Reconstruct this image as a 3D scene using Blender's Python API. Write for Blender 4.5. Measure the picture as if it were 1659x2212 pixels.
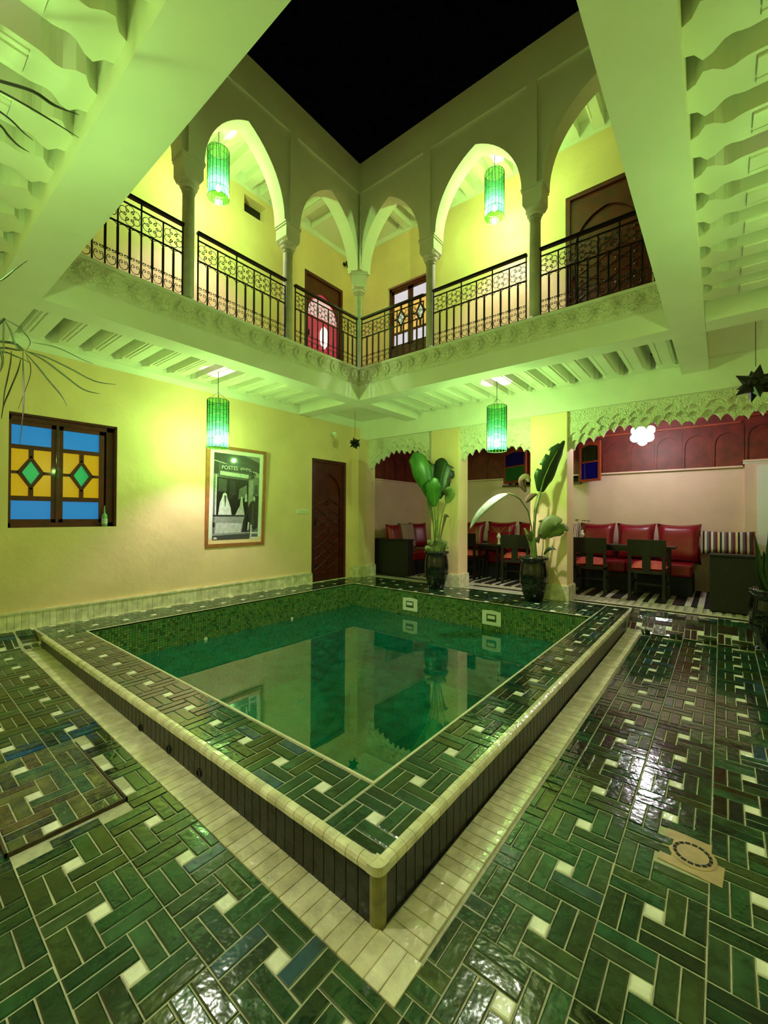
import bpy, bmesh, math, random
from mathutils import Vector, Matrix
rnd = random.Random(7)
for o in list(bpy.data.objects): bpy.data.objects.remove(o)
SC = bpy.context.scene
COL = SC.collection
PI = math.pi

# ------------------------------------------------------------------ camera
YAW, PITCH, ROLL, FPX = math.radians(38.86), math.radians(0.47), math.radians(0.27), 906.0
fw = Vector((-math.sin(YAW)*math.cos(PITCH), math.cos(YAW)*math.cos(PITCH), math.sin(PITCH)))
rt = Vector((math.cos(YAW), math.sin(YAW), 0)); up = rt.cross(fw)
rt, up = (math.cos(ROLL)*rt + math.sin(ROLL)*up), (-math.sin(ROLL)*rt + math.cos(ROLL)*up)
CAM = Vector((0, 0, 1.15))
cd = bpy.data.cameras.new('camera'); cam = bpy.data.objects.new('camera', cd); COL.objects.link(cam)
cam.matrix_world = Matrix(((rt.x, up.x, -fw.x, CAM.x), (rt.y, up.y, -fw.y, CAM.y), (rt.z, up.z, -fw.z, CAM.z), (0, 0, 0, 1)))
cd.sensor_fit = 'HORIZONTAL'; cd.sensor_width = 36; cd.lens = FPX/1659*36; cd.clip_start = .05
SC.camera = cam
# ------------------------------------------------------------------ night sky, exposure
w = bpy.data.worlds.new('night'); SC.world = w; w.use_nodes = True
w.node_tree.nodes['Background'].inputs[0].default_value = (0.0004, 0.0005, 0.0006, 1)
w.node_tree.nodes['Background'].inputs[1].default_value = 1
vs = SC.view_settings
vs.view_transform = 'Standard'; vs.look = 'None'; vs.gamma = 1; vs.use_curve_mapping = False
vs.exposure = -0.15
LANTERN_L = 2900.0      # radiance of the lantern bulbs
GLOBE_L = 55.0          # radiance of the alcove globe

# ------------------------------------------------------------------ materials
MATS = {}
def lin(c):
    f = lambda v: (v/12.92 if v <= .04045 else ((v+.055)/1.055)**2.4)
    return tuple(f(x/255) for x in c) + (1,)
def mat(name, col, rough=.6, metal=0, var=0, vscale=3, bump=0, bscale=40, col2=None, spec=.5, coat=0, objvar=0, bdist=.02, dirt=0):
    if name in MATS: return MATS[name]
    m = bpy.data.materials.new(name); m.use_nodes = True; MATS[name] = m
    nt = m.node_tree; N = nt.nodes; L = nt.links; b = N['Principled BSDF']
    c = lin(col)
    b.inputs['Base Color'].default_value = c; b.inputs['Roughness'].default_value = rough
    b.inputs['Metallic'].default_value = metal; b.inputs['Specular IOR Level'].default_value = spec
    if coat: b.inputs['Coat Weight'].default_value = coat; b.inputs['Coat Roughness'].default_value = .05
    geo = N.new('ShaderNodeNewGeometry')
    if var or col2:
        n = N.new('ShaderNodeTexNoise'); n.inputs['Scale'].default_value = vscale; n.inputs['Detail'].default_value = 6
        L.new(geo.outputs['Position'], n.inputs['Vector'])
        r = N.new('ShaderNodeValToRGB'); L.new(n.outputs[0], r.inputs[0])
        c2 = lin(col2) if col2 else tuple(x*(1-var) for x in c[:3]) + (1,)
        r.color_ramp.elements[0].position = .35; r.color_ramp.elements[1].position = .65
        r.color_ramp.elements[0].color = c2; r.color_ramp.elements[1].color = c
        L.new(r.outputs[0], b.inputs['Base Color'])
    if bump:
        n = N.new('ShaderNodeTexNoise'); n.inputs['Scale'].default_value = bscale; n.inputs['Detail'].default_value = 4
        L.new(geo.outputs['Position'], n.inputs['Vector'])
        bp = N.new('ShaderNodeBump'); bp.inputs['Strength'].default_value = bump; bp.inputs['Distance'].default_value = bdist
        L.new(n.outputs[0], bp.inputs['Height']); L.new(bp.outputs[0], b.inputs['Normal'])
    return m
def emit(name, col, s, gloss=0):
    if name in MATS: return MATS[name]
    m = bpy.data.materials.new(name); m.use_nodes = True; MATS[name] = m
    b = m.node_tree.nodes['Principled BSDF']; c = lin(col)
    b.inputs['Base Color'].default_value = tuple(x*.3 for x in c[:3]) + (1,)
    b.inputs['Emission Color'].default_value = c; b.inputs['Emission Strength'].default_value = s
    b.inputs['Roughness'].default_value = .2
    return m
WALL = mat('ochre_tadelakt', (250, 216, 166), .55, var=.13, vscale=1.6, bump=.25, bscale=7, bdist=.03)
WHITE = mat('white_plaster', (240, 238, 222), .6, var=.06, vscale=2.5, bump=.15, bscale=14, bdist=.01)
PINKW = mat('alcove_tadelakt', (240, 208, 180), .5, var=.10, vscale=2.2, bump=.12, bscale=9, bdist=.02)
WOOD = mat('dark_red_wood', (92, 16, 13), .38, var=.5, vscale=9, bump=.3, bscale=60, bdist=.004, coat=.15)
WOODP = mat('red_panel_wood', (128, 44, 28), .5, var=.4, vscale=7, bump=.2, bscale=50, bdist=.004)
WOODO = mat('orange_wood', (176, 78, 48), .4, var=.25, vscale=12)
BLACKW = mat('black_wood', (20, 16, 15), .35, var=.3, vscale=10)
IRON = mat('black_iron', (14, 12, 12), .45, metal=.3)
WICKER = mat('dark_wicker', (34, 26, 24), .55, var=.5, vscale=90, bump=.8, bscale=120, bdist=.01)
RED = mat('red_satin', (150, 8, 30), .33, var=.3, vscale=8, spec=.6)
CORAL = mat('coral_velvet', (232, 96, 78), .7, var=.15, vscale=20)
FRAME = mat('golden_frame', (176, 112, 58), .45, var=.25, vscale=14)
GLAZEB = mat('black_glaze', (22, 24, 20), .12, coat=.6, var=.5, vscale=6)
LEAF = mat('leaf_green', (70, 128, 44), .35, var=.35, vscale=9)
LEAFD = mat('leaf_dark', (34, 62, 26), .4, var=.3, vscale=9)
LEAFY = mat('leaf_dull', (120, 140, 70), .5, var=.3, vscale=12)
DRY = mat('dry_leaf', (120, 96, 66), .8, var=.3, vscale=20)
STEM = mat('stem_green', (116, 140, 62), .5, var=.3, vscale=14)
PALM = mat('palm_strip', (34, 30, 12), .6, var=.15, vscale=20)
SOIL = mat('soil', (40, 30, 22), .9, bump=.5)
METAL = mat('dark_star_metal', (34, 32, 22), .35, metal=.6)
GROUT = mat('grout', (196, 192, 158), .75, var=.25, vscale=30, bump=.3, bscale=120, bdist=.003)
EDGE = mat('cream_tile', (232, 224, 190), .3, var=.12, vscale=16, bump=.15, bscale=60, bdist=.004)
PLASTIC = mat('white_plastic', (238, 240, 226), .35)
STUCCO_BASE = None

def tile_mat(name, ramp, rough=.14, wob=.5, grunge=.5):
    """glazed tile: a colour per tile (attribute + object random), cloudy glaze, wavy surface"""
    m = bpy.data.materials.new(name); m.use_nodes = True
    nt = m.node_tree; N = nt.nodes; L = nt.links; b = N['Principled BSDF']
    at = N.new('ShaderNodeAttribute'); at.attribute_name = 'rnd'
    oi = N.new('ShaderNodeObjectInfo')
    ad = N.new('ShaderNodeMath'); ad.operation = 'ADD'; L.new(at.outputs['Fac'], ad.inputs[0]); L.new(oi.outputs['Random'], ad.inputs[1])
    fr = N.new('ShaderNodeMath'); fr.operation = 'FRACT'; L.new(ad.outputs[0], fr.inputs[0])
    cr = N.new('ShaderNodeValToRGB'); L.new(fr.outputs[0], cr.inputs[0])
    e = cr.color_ramp.elements
    for i, (p, c) in enumerate(ramp):
        el = e[i] if i < 2 else e.new(p)
        el.position = p; el.color = lin(c)
    geo = N.new('ShaderNodeNewGeometry')
    n = N.new('ShaderNodeTexNoise'); n.inputs['Scale'].default_value = 14; n.inputs['Detail'].default_value = 5
    L.new(geo.outputs['Position'], n.inputs['Vector'])
    mr = N.new('ShaderNodeMapRange'); mr.inputs[1].default_value = .3; mr.inputs[2].default_value = .7
    mr.inputs[3].default_value = 1-grunge; mr.inputs[4].default_value = 1.25
    L.new(n.outputs[0], mr.inputs[0])
    mx = N.new('ShaderNodeVectorMath'); mx.operation = 'SCALE'; L.new(cr.outputs[0], mx.inputs[0]); L.new(mr.outputs[0], mx.inputs['Scale'])
    L.new(mx.outputs[0], b.inputs['Base Color'])
    b.inputs['Roughness'].default_value = rough; b.inputs['Specular IOR Level'].default_value = .6
    b.inputs['Coat Weight'].default_value = .5; b.inputs['Coat Roughness'].default_value = .04
    n2 = N.new('ShaderNodeTexNoise'); n2.inputs['Scale'].default_value = 26; n2.inputs['Detail'].default_value = 2
    L.new(geo.outputs['Position'], n2.inputs['Vector'])
    bp = N.new('ShaderNodeBump'); bp.inputs['Strength'].default_value = wob; bp.inputs['Distance'].default_value = .012
    L.new(n2.outputs[0], bp.inputs['Height']); L.new(bp.outputs[0], b.inputs['Normal']); L.new(bp.outputs[0], b.inputs['Coat Normal'])
    return m
GREEN = tile_mat('green_glaze', [(0, (16, 40, 28)), (.18, (36, 82, 46)), (.34, (20, 58, 46)), (.48, (28, 44, 24)), (.62, (62, 78, 38)), (.74, (14, 52, 34)), (.84, (44, 92, 60)), (.96, (58, 74, 46)), (.99, (36, 78, 98))], .13, .13, .6)
GREEND = tile_mat('dark_green_glaze', [(0, (16, 30, 24)), (.3, (34, 62, 36)), (.6, (24, 44, 30)), (.85, (52, 66, 32)), (1, (30, 56, 44))])
WTILE = tile_mat('white_glaze', [(0, (232, 228, 204)), (1, (244, 240, 220))], .25, .25, .12)
DTILE = tile_mat('curb_side_glaze', [(0, (22, 22, 15)), (.5, (40, 40, 28)), (1, (30, 33, 23))], .3, .2, .4)
b_ = DTILE.node_tree.nodes['Principled BSDF']; b_.inputs['Coat Weight'].default_value = .1; b_.inputs['Specular IOR Level'].default_value = .3
CREAMT = tile_mat('cream_brick', [(0, (222, 212, 170)), (1, (240, 232, 196))], .24, .35, .2)
OLIVET = tile_mat('manhole_glaze', [(0, (70, 84, 44)), (.3, (110, 110, 62)), (.6, (60, 96, 66)), (.8, (98, 84, 50)), (1, (50, 60, 40))])

def mosaic(name, wall):
    m = bpy.data.materials.new(name); m.use_nodes = True
    nt = m.node_tree; N = nt.nodes; L = nt.links; b = N['Principled BSDF']
    geo = N.new('ShaderNodeNewGeometry'); sx = N.new('ShaderNodeSeparateXYZ'); L.new(geo.outputs['Position'], sx.inputs[0])
    cb = N.new('ShaderNodeCombineXYZ')
    if wall:
        a = N.new('ShaderNodeMath'); L.new(sx.outputs[0], a.inputs[0]); L.new(sx.outputs[1], a.inputs[1])
        L.new(a.outputs[0], cb.inputs[0]); L.new(sx.outputs[2], cb.inputs[1])
    else:
        L.new(sx.outputs[0], cb.inputs[0]); L.new(sx.outputs[1], cb.inputs[1])
    sn = N.new('ShaderNodeVectorMath'); sn.operation = 'SCALE'; sn.inputs['Scale'].default_value = 36; L.new(cb.outputs[0], sn.inputs[0])
    fl = N.new('ShaderNodeVectorMath'); fl.operation = 'FLOOR'; L.new(sn.outputs[0], fl.inputs[0])
    wn = N.new('ShaderNodeTexWhiteNoise'); L.new(fl.outputs[0], wn.inputs['Vector'])
    cr = N.new('ShaderNodeValToRGB'); L.new(wn.outputs['Value'], cr.inputs[0])
    e = cr.color_ramp.elements
    if wall: cs = ((46, 86, 48), (116, 142, 74), (72, 132, 84), (142, 158, 84))
    else: cs = ((30, 170, 120), (90, 225, 160), (50, 205, 150), (130, 225, 140))
    e[0].color = lin(cs[0]); e[1].color = lin(cs[3]); q = e.new(.4); q.color = lin(cs[1]); q = e.new(.75); q.color = lin(cs[2])
    fr = N.new('ShaderNodeVectorMath'); fr.operation = 'FRACTION'; L.new(sn.outputs[0], fr.inputs[0])
    s2 = N.new('ShaderNodeSeparateXYZ'); L.new(fr.outputs[0], s2.inputs[0])
    mn = N.new('ShaderNodeMath'); mn.operation = 'MINIMUM'; L.new(s2.outputs[0], mn.inputs[0]); L.new(s2.outputs[1], mn.inputs[1])
    lt = N.new('ShaderNodeMath'); lt.operation = 'LESS_THAN'; lt.inputs[1].default_value = .13; L.new(mn.outputs[0], lt.inputs[0])
    mx = N.new('ShaderNodeMix'); mx.data_type = 'RGBA'; L.new(lt.outputs[0], mx.inputs[0]); L.new(cr.outputs[0], mx.inputs[6])
    mx.inputs[7].default_value = lin((30, 60, 36)) if wall else lin((90, 200, 150))
    L.new(mx.outputs[2], b.inputs['Base Color']); b.inputs['Roughness'].default_value = .25
    return m
MOSW = mosaic('green_mosaic_wall', True); MOSF = mosaic('green_mosaic_floor', False)

def carved(name, col, scale, dist):
    """white stucco with a fine interlaced relief"""
    m = bpy.data.materials.new(name); m.use_nodes = True
    nt = m.node_tree; N = nt.nodes; L = nt.links; b = N['Principled BSDF']
    b.inputs['Base Color'].default_value = lin(col); b.inputs['Roughness'].default_value = .65
    geo = N.new('ShaderNodeNewGeometry')
    v = N.new('ShaderNodeTexVoronoi'); v.feature = 'DISTANCE_TO_EDGE'; v.inputs['Scale'].default_value = scale
    L.new(geo.outputs['Position'], v.inputs['Vector'])
    n = N.new('ShaderNodeTexNoise'); n.inputs['Scale'].default_value = scale*1.5; L.new(geo.outputs['Position'], n.inputs['Vector'])
    a = N.new('ShaderNodeMath'); a.operation = 'MULTIPLY'; L.new(v.outputs[0], a.inputs[0]); L.new(n.outputs[0], a.inputs[1])
    bp = N.new('ShaderNodeBump'); bp.inputs['Strength'].default_value = .8; bp.inputs['Distance'].default_value = dist
    L.new(a.outputs[0], bp.inputs['Height']); L.new(bp.outputs[0], b.inputs['Normal'])
    return m
CARVED = carved('carved_stucco', (236, 232, 206), 34, .06)

def green_glass():
    m = bpy.data.materials.new('green_glass'); m.use_nodes = True
    nt = m.node_tree; N = nt.nodes; L = nt.links; N.remove(N['Principled BSDF']); out = N['Material Output']
    t = N.new('ShaderNodeBsdfTransparent'); t.inputs[0].default_value = (.35, .76, .21, 1)
    tr = N.new('ShaderNodeBsdfTranslucent'); tr.inputs[0].default_value = (.10, .80, .28, 1)
    g = N.new('ShaderNodeBsdfGlossy'); g.inputs['Roughness'].default_value = .08
    a = N.new('ShaderNodeMixShader'); a.inputs[0].default_value = .05; L.new(t.outputs[0], a.inputs[1]); L.new(tr.outputs[0], a.inputs[2])
    c = N.new('ShaderNodeMixShader'); c.inputs[0].default_value = .04; L.new(a.outputs[0], c.inputs[1]); L.new(g.outputs[0], c.inputs[2])
    L.new(c.outputs[0], out.inputs[0]); return m
GGLASS = green_glass()
def water_mat():
    m = bpy.data.materials.new('pool_water'); m.use_nodes = True
    nt = m.node_tree; N = nt.nodes; L = nt.links; N.remove(N['Principled BSDF']); out = N['Material Output']
    t = N.new('ShaderNodeBsdfTransparent'); t.inputs[0].default_value = (.42, .97, .72, 1)
    g = N.new('ShaderNodeBsdfGlossy'); g.inputs['Roughness'].default_value = .0; g.inputs[0].default_value = (1, 1, 1, 1)
    f = N.new('ShaderNodeFresnel'); f.inputs[0].default_value = 2.7
    geo = N.new('ShaderNodeNewGeometry')
    n = N.new('ShaderNodeTexNoise'); n.inputs['Scale'].default_value = 3; L.new(geo.outputs['Position'], n.inputs['Vector'])
    bp = N.new('ShaderNodeBump'); bp.inputs['Strength'].default_value = .03; bp.inputs['Distance'].default_value = .02
    L.new(n.outputs[0], bp.inputs['Height']); L.new(bp.outputs[0], g.inputs['Normal'])
    df = N.new('ShaderNodeBsdfDiffuse'); df.inputs[0].default_value = (.006, .28, .13, 1)      # murky green mixed in: extra brightness put into the water's colour
    n3 = N.new('ShaderNodeTexNoise'); n3.inputs['Scale'].default_value = 9; n3.inputs['Detail'].default_value = 5; L.new(geo.outputs['Position'], n3.inputs['Vector'])
    mr = N.new('ShaderNodeMapRange'); mr.inputs[1].default_value = .3; mr.inputs[2].default_value = .7; mr.inputs[3].default_value = .2; mr.inputs[4].default_value = .55
    L.new(n3.outputs[0], mr.inputs[0])
    c_ = N.new('ShaderNodeMixShader'); L.new(mr.outputs[0], c_.inputs[0]); L.new(t.outputs[0], c_.inputs[1]); L.new(df.outputs[0], c_.inputs[2])
    a = N.new('ShaderNodeMixShader'); L.new(f.outputs[0], a.inputs[0]); L.new(c_.outputs[0], a.inputs[1]); L.new(g.outputs[0], a.inputs[2])
    L.new(a.outputs[0], out.inputs[0]); return m
WATER = water_mat()
def stripes(name, cols, axis, scale, rough=.8):
    """woven stripes: colour bands that repeat along one axis"""
    m = bpy.data.materials.new(name); m.use_nodes = True
    nt = m.node_tree; N = nt.nodes; L = nt.links; b = N['Principled BSDF']
    tc = N.new('ShaderNodeTexCoord'); s = N.new('ShaderNodeSeparateXYZ'); L.new(tc.outputs['Object'], s.inputs[0])
    mu = N.new('ShaderNodeMath'); mu.operation = 'MULTIPLY'; mu.inputs[1].default_value = scale; L.new(s.outputs[axis], mu.inputs[0])
    fr = N.new('ShaderNodeMath'); fr.operation = 'FRACT'; L.new(mu.outputs[0], fr.inputs[0])
    cr = N.new('ShaderNodeValToRGB'); cr.color_ramp.interpolation = 'CONSTANT'; L.new(fr.outputs[0], cr.inputs[0])
    e = cr.color_ramp.elements
    for i, c in enumerate(cols):
        el = e[i] if i < 2 else e.new(i/len(cols)); el.position = i/len(cols); el.color = lin(c)
    L.new(cr.outputs[0], b.inputs['Base Color']); b.inputs['Roughness'].default_value = rough
    return m
RUG = stripes('striped_rug', [(214, 204, 186), (26, 20, 20), (26, 20, 20), (190, 176, 160), (60, 22, 24), (26, 20, 20), (214, 204, 186), (26, 20, 20)], 0, 1.9)
KILIM = stripes('kilim_stripes', [(96, 28, 38), (226, 214, 196), (90, 84, 92), (120, 30, 40), (220, 200, 150), (40, 30, 36), (216, 206, 196), (110, 96, 110)], 0, 5)
ZIG = stripes('patterned_fabric', [(226, 196, 184), (120, 66, 66), (226, 206, 190), (98, 70, 80), (214, 170, 164), (60, 50, 60)], 0, 14)
ZIG2 = stripes('grey_patterned_fabric', [(200, 190, 186), (90, 84, 96), (190, 186, 180), (70, 62, 74)], 2, 14)

# ------------------------------------------------------------------ mesh helpers
class MB:
    def __init__(s): s.v = []; s.f = []; s.m = []; s.r = []
    def face(s, idx, mi=0, r=0.): s.f.append(tuple(idx)); s.m.append(mi); s.r.append(r)
    def box(s, x0, x1, y0, y1, z0, z1, mi=0, M=None, r=0.):
        n = len(s.v); c = [(x0,y0,z0),(x1,y0,z0),(x1,y1,z0),(x0,y1,z0),(x0,y0,z1),(x1,y0,z1),(x1,y1,z1),(x0,y1,z1)]
        s.v += [tuple(M @ Vector(p)) for p in c] if M else c
        for q in ((0,3,2,1),(4,5,6,7),(0,1,5,4),(1,2,6,5),(2,3,7,6),(3,0,4,7)): s.face([n+i for i in q], mi, r)
        return s
    def quad(s, a, b, c, d, mi=0, r=0.):
        n = len(s.v); s.v += [tuple(a), tuple(b), tuple(c), tuple(d)]; s.face((n,n+1,n+2,n+3), mi, r); return s
    def poly(s, pts, mi=0):
        n = len(s.v); s.v += [tuple(p) for p in pts]; s.face(range(n, n+len(pts)), mi); return s
    def prism(s, pts, d, mi=0):
        """planar polygon of 3D points, pushed along the vector d"""
        n = len(s.v); k = len(pts); d = Vector(d)
        s.v += [tuple(p) for p in pts] + [tuple(Vector(p)+d) for p in pts]
        s.face(range(n, n+k), mi); s.face(range(n+2*k-1, n+k-1, -1), mi)
        for i in range(k): j = (i+1) % k; s.face((n+i, n+k+i, n+k+j, n+j), mi)
        return s
    def tube(s, pts, r, sides=6, mi=0, caps=True, closed=False):
        pts = [Vector(p) for p in pts]; k = len(pts); rr = r if isinstance(r, (list, tuple)) else [r]*k
        n = len(s.v); prev = None
        for i, p in enumerate(pts):
            a = pts[(i-1) % k] if (i > 0 or closed) else p; b = pts[(i+1) % k] if (i < k-1 or closed) else p
            t = (b-a); t = t.normalized() if t.length > 1e-9 else Vector((0,0,1))
            if prev is None: u = t.orthogonal().normalized()
            else:
                u = prev - t*prev.dot(t); u = u.normalized() if u.length > 1e-6 else t.orthogonal().normalized()
            prev = u; w_ = t.cross(u)
            for j in range(sides):
                an = 2*PI*j/sides; s.v.append(tuple(p + (u*math.cos(an) + w_*math.sin(an))*rr[i]))
        for i in range(k if closed else k-1):
            i2 = (i+1) % k
            for j in range(sides):
                j2 = (j+1) % sides; s.face((n+i*sides+j, n+i*sides+j2, n+i2*sides+j2, n+i2*sides+j), mi)
        if caps and not closed:
            s.face([n+j for j in range(sides)][::-1], mi); s.face([n+(k-1)*sides+j for j in range(sides)], mi)
        return s
    def lathe(s, prof, seg=24, c=(0,0,0), mi=0, rib=0, nrib=0):
        n = len(s.v); k = len(prof)
        for i, (r, z) in enumerate(prof):
            for j in range(seg):
                a = 2*PI*j/seg; q = r*(1 + (rib*math.cos(nrib*a) if nrib else 0))
                s.v.append((c[0]+q*math.cos(a), c[1]+q*math.sin(a), c[2]+z))
        for i in range(k-1):
            for j in range(seg):
                j2 = (j+1) % seg; s.face((n+i*seg+j, n+i*seg+j2, n+(i+1)*seg+j2, n+(i+1)*seg+j), mi)
        if prof[0][0] > 1e-4: s.face([n+j for j in range(seg)][::-1], mi)
        if prof[-1][0] > 1e-4: s.face([n+(k-1)*seg+j for j in range(seg)], mi)
        return s
    def mesh(s, name, mats, smooth=False, bevel=0):
        me = bpy.data.meshes.new(name); me.from_pydata(s.v, [], s.f)
        mats = mats if isinstance(mats, (list, tuple)) else [mats]
        for m in mats: me.materials.append(m)
        me.polygons.foreach_set('material_index', s.m)
        if any(s.r):
            at = me.attributes.new('rnd', 'FLOAT', 'FACE'); at.data.foreach_set('value', s.r)
        if smooth and not bevel:
            bm = bmesh.new(); bm.from_mesh(me); bmesh.ops.remove_doubles(bm, verts=bm.verts, dist=1e-5); bmesh.ops.recalc_face_normals(bm, faces=bm.faces); bm.to_mesh(me); bm.free()
        if bevel:
            bm = bmesh.new(); bm.from_mesh(me); bmesh.ops.remove_doubles(bm, verts=bm.verts, dist=1e-5)
            bmesh.ops.bevel(bm, geom=[e for e in bm.edges if len(e.link_faces) == 2 and e.calc_face_angle(0) > .5], offset=bevel, segments=2, affect='EDGES', profile=.6)
            bm.to_mesh(me); bm.free()
        me.update()
        if smooth: me.shade_smooth()
        return me
    def build(s, name, mats, parent=None, loc=(0,0,0), smooth=False, bevel=0, **k):
        return link(name, s.mesh(name, mats, smooth, bevel), parent, loc, **k)
def link(name, me, parent=None, loc=(0,0,0), rot=None, label=None, cat=None, group=None, kind=None):
    o = bpy.data.objects.new(name, me); COL.objects.link(o); o.location = loc
    if rot: o.rotation_euler = rot
    if parent: o.parent = parent
    for k_, v_ in (('label', label), ('category', cat), ('group', group), ('kind', kind)):
        if v_: o[k_] = v_
    return o
def thing(name, label, cat, loc=(0,0,0), rotz=0, group=None):
    return link(name, None, None, loc, (0,0,rotz), label, cat, group)
def copy_tree(o, loc, rotz=None, label=None, group=None, parent=None):
    c = o.copy(); COL.objects.link(c)
    if parent: c.parent = parent
    else:
        c.location = loc
        if rotz is not None: c.rotation_euler = (0,0,rotz)
        if label: c['label'] = label
        if group: c['group'] = group
    for ch in o.children: copy_tree(ch, None, parent=c)
    return c
def wallgrid(mb, axis, pos, thick, a0, a1, z0, z1, holes, mi=0):
    """wall slab; axis 'x' = plane x=pos running in y, 'y' = plane y=pos running in x; thick is signed"""
    A = sorted({a0, a1, *[h[0] for h in holes], *[h[1] for h in holes]}); Z = sorted({z0, z1, *[h[2] for h in holes], *[h[3] for h in holes]})
    def P(a, z, d): return (pos+d, a, z) if axis == 'x' else (a, pos+d, z)
    inh = lambda a, z: any(h[0] < a < h[1] and h[2] < z < h[3] for h in holes)
    for i in range(len(A)-1):
        for j in range(len(Z)-1):
            if inh((A[i]+A[i+1])/2, (Z[j]+Z[j+1])/2): continue
            mb.quad(P(A[i],Z[j],0), P(A[i+1],Z[j],0), P(A[i+1],Z[j+1],0), P(A[i],Z[j+1],0), mi)
            mb.quad(P(A[i],Z[j],thick), P(A[i+1],Z[j],thick), P(A[i+1],Z[j+1],thick), P(A[i],Z[j+1],thick), mi)
    for (p, q, r, t) in list(holes) + [(a0, a1, z0, z1)]:
        for (u, v) in (((p,r),(q,r)), ((q,r),(q,t)), ((q,t),(p,t)), ((p,t),(p,r))):
            mb.quad(P(*u,0), P(*v,0), P(*v,thick), P(*u,thick), mi)
    return mb

# ------------------------------------------------------------------ key dimensions (z = 0 is the pool rim, floor dips to -0.2)
WX = -5.40                       # left wall face
RX0, RX1, RY0, RY1 = -4.96, -.87, 1.062, 5.56      # pool curb
IX0, IX1, IY0, IY1 = -4.85, -1.171, 1.39, 5.20     # pool basin
GX0, GX1, GY0, GY1 = -4.06, -.36, .845, 4.45       # courtyard opening
ZB, ZF, ZC, ZJ = 2.80, 3.25, 3.12, 2.90            # beam underside, gallery floor, ceiling, joist underside
BW = 5.95                        # face of the arcade wall at the back, ground floor
UW = 5.66                        # back wall of the upper gallery
AX1, AY1 = 1.9, 8.15             # alcove right and back
PXR, PYN = 1.15, -.62            # right and near walls (behind the camera)
ZT = 6.22                        # top of the courtyard walls

def smooth(t): t = max(0, min(1, t)); return t*t*(3-2*t)
def floor_z(x, y):
    z = -.2 + .1*max(0, min(1, (-.87-x)/4.09))
    if x < RX0: z += (0-z)*smooth((RX0-x)/(RX0-WX))
    if y > 5.5 : z += (0-z)*smooth((y-5.5)/.5)
    elif y > 1.1 and x > RX1: z += .035*(y-1.1)/4.4
    return z

# ================================================================== structure
ground = MB()
xs = [WX, -5.2, -5.05, RX0-.01, -4, -3, -2, RX1, -.6, -.3, 0, .4, .8, PXR]; ys = [PYN, -.2, .2, .6, .95, RY0, 2, 3, 4, 5, 5.5, 5.62, 5.75, 5.9, 6.04, 6.3]
ys2 = ys
for i in range(len(xs)-1):
    for j in range(len(ys)-1):
        xm, ym = (xs[i]+xs[i+1])/2, (ys[j]+ys[j+1])/2
        if xm < RX1 and ym > RY0: continue
        P = lambda x, y: (x, y, floor_z(x, y)-.0005)
        ground.quad(P(xs[i],ys[j]), P(xs[i+1],ys[j]), P(xs[i+1],ys[j+1]), P(xs[i],ys[j+1]))
FLOOR = ground.build('floor', GROUT, kind='structure')
al = MB(); al.box(WX, AX1, 6.3, AY1, -.1, -.004, 0); al.box(WX, RX1, 5.56, 6.3, -.3, -.006, 0); al.box(PXR, AX1, 5.9, 6.3, -.1, -.004, 0)
al.build('alcove_slab', mat('alcove_tile', (206, 200, 184), .3, var=.2), FLOOR)

# left wall, both storeys
wl = wallgrid(MB(), 'x', WX, -.25, PYN, AY1, -.35, 6.1, [(.88, 1.82, 1.01, 2.15), (4.755, 5.59, -.005, 2.12), (4.57, 5.47, ZF, 5.26), (3.43, 3.81, 5.57, 5.82)])
WL = wl.build('wall_left', WALL, kind='structure')
MB().box(WX-.22, WX-.16, 3.43, 3.81, 5.57, 5.82).build('vent_recess', mat('vent_dark', (30, 22, 16), .8), WL)
# alcove stretch of the left wall in pink plaster
MB().box(WX, WX+.012, 6.16, AY1, 0, 1.88).build('plaster_skim', PINKW, WL)
# upper back wall
wu = wallgrid(MB(), 'y', UW, .25, WX, PXR+.6, ZF, 6.1, [(-4.5, -3.62, ZF+.02, 5.07), (-1.57, -.62, ZF, 5.26)])
WU = wu.build('wall_back_upper', WALL, kind='structure')
# right and near walls, out of the picture
wallgrid(MB(), 'x', PXR, .2, PYN, 6.2, -.35, 6.1, []).build('wall_right', WALL, kind='structure')
wallgrid(MB(), 'y', PYN, -.2, WX, PXR, -.35, 6.1, []).build('wall_near', WALL, kind='structure')
# arcade beam over the alcove
MB().box(WX, 2.1, BW, BW+.34, 2.57, 3.1).build('wall_back_beam', WHITE, kind='structure')
# alcove walls
wa = wallgrid(MB(), 'y', AY1, .2, WX, AX1, -.1, 3.1, [(-3.42, -2.03, 1.77, 2.46)])
WA = wa.build('wall_alcove_back', PINKW, kind='structure')
wallgrid(MB(), 'x', AX1, .2, 6.2, AY1, -.1, 3.1, []).build('wall_alcove_right', PINKW, kind='structure')
MB().box(-3.42, -2.03, AY1+.19, AY1+.2, 1.77, 2.46).build('window_dark', mat('night_glass', (8, 9, 14), .1), WA)
MB().box(-3.45, -1.98, AY1-.07, AY1+.06, 1.735, 1.77).build('sill', WOOD, WA)
MB().box(.26, 1.2, AY1-.08, AY1, 0, 1.93).box(.24, 1.2, AY1-.09, AY1, 1.93, 1.975, 1).box(.40, .95, AY1-.1, AY1-.08, .02, 1.9, 1).build('white_door', [PINKW, PLASTIC], WA)
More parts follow.
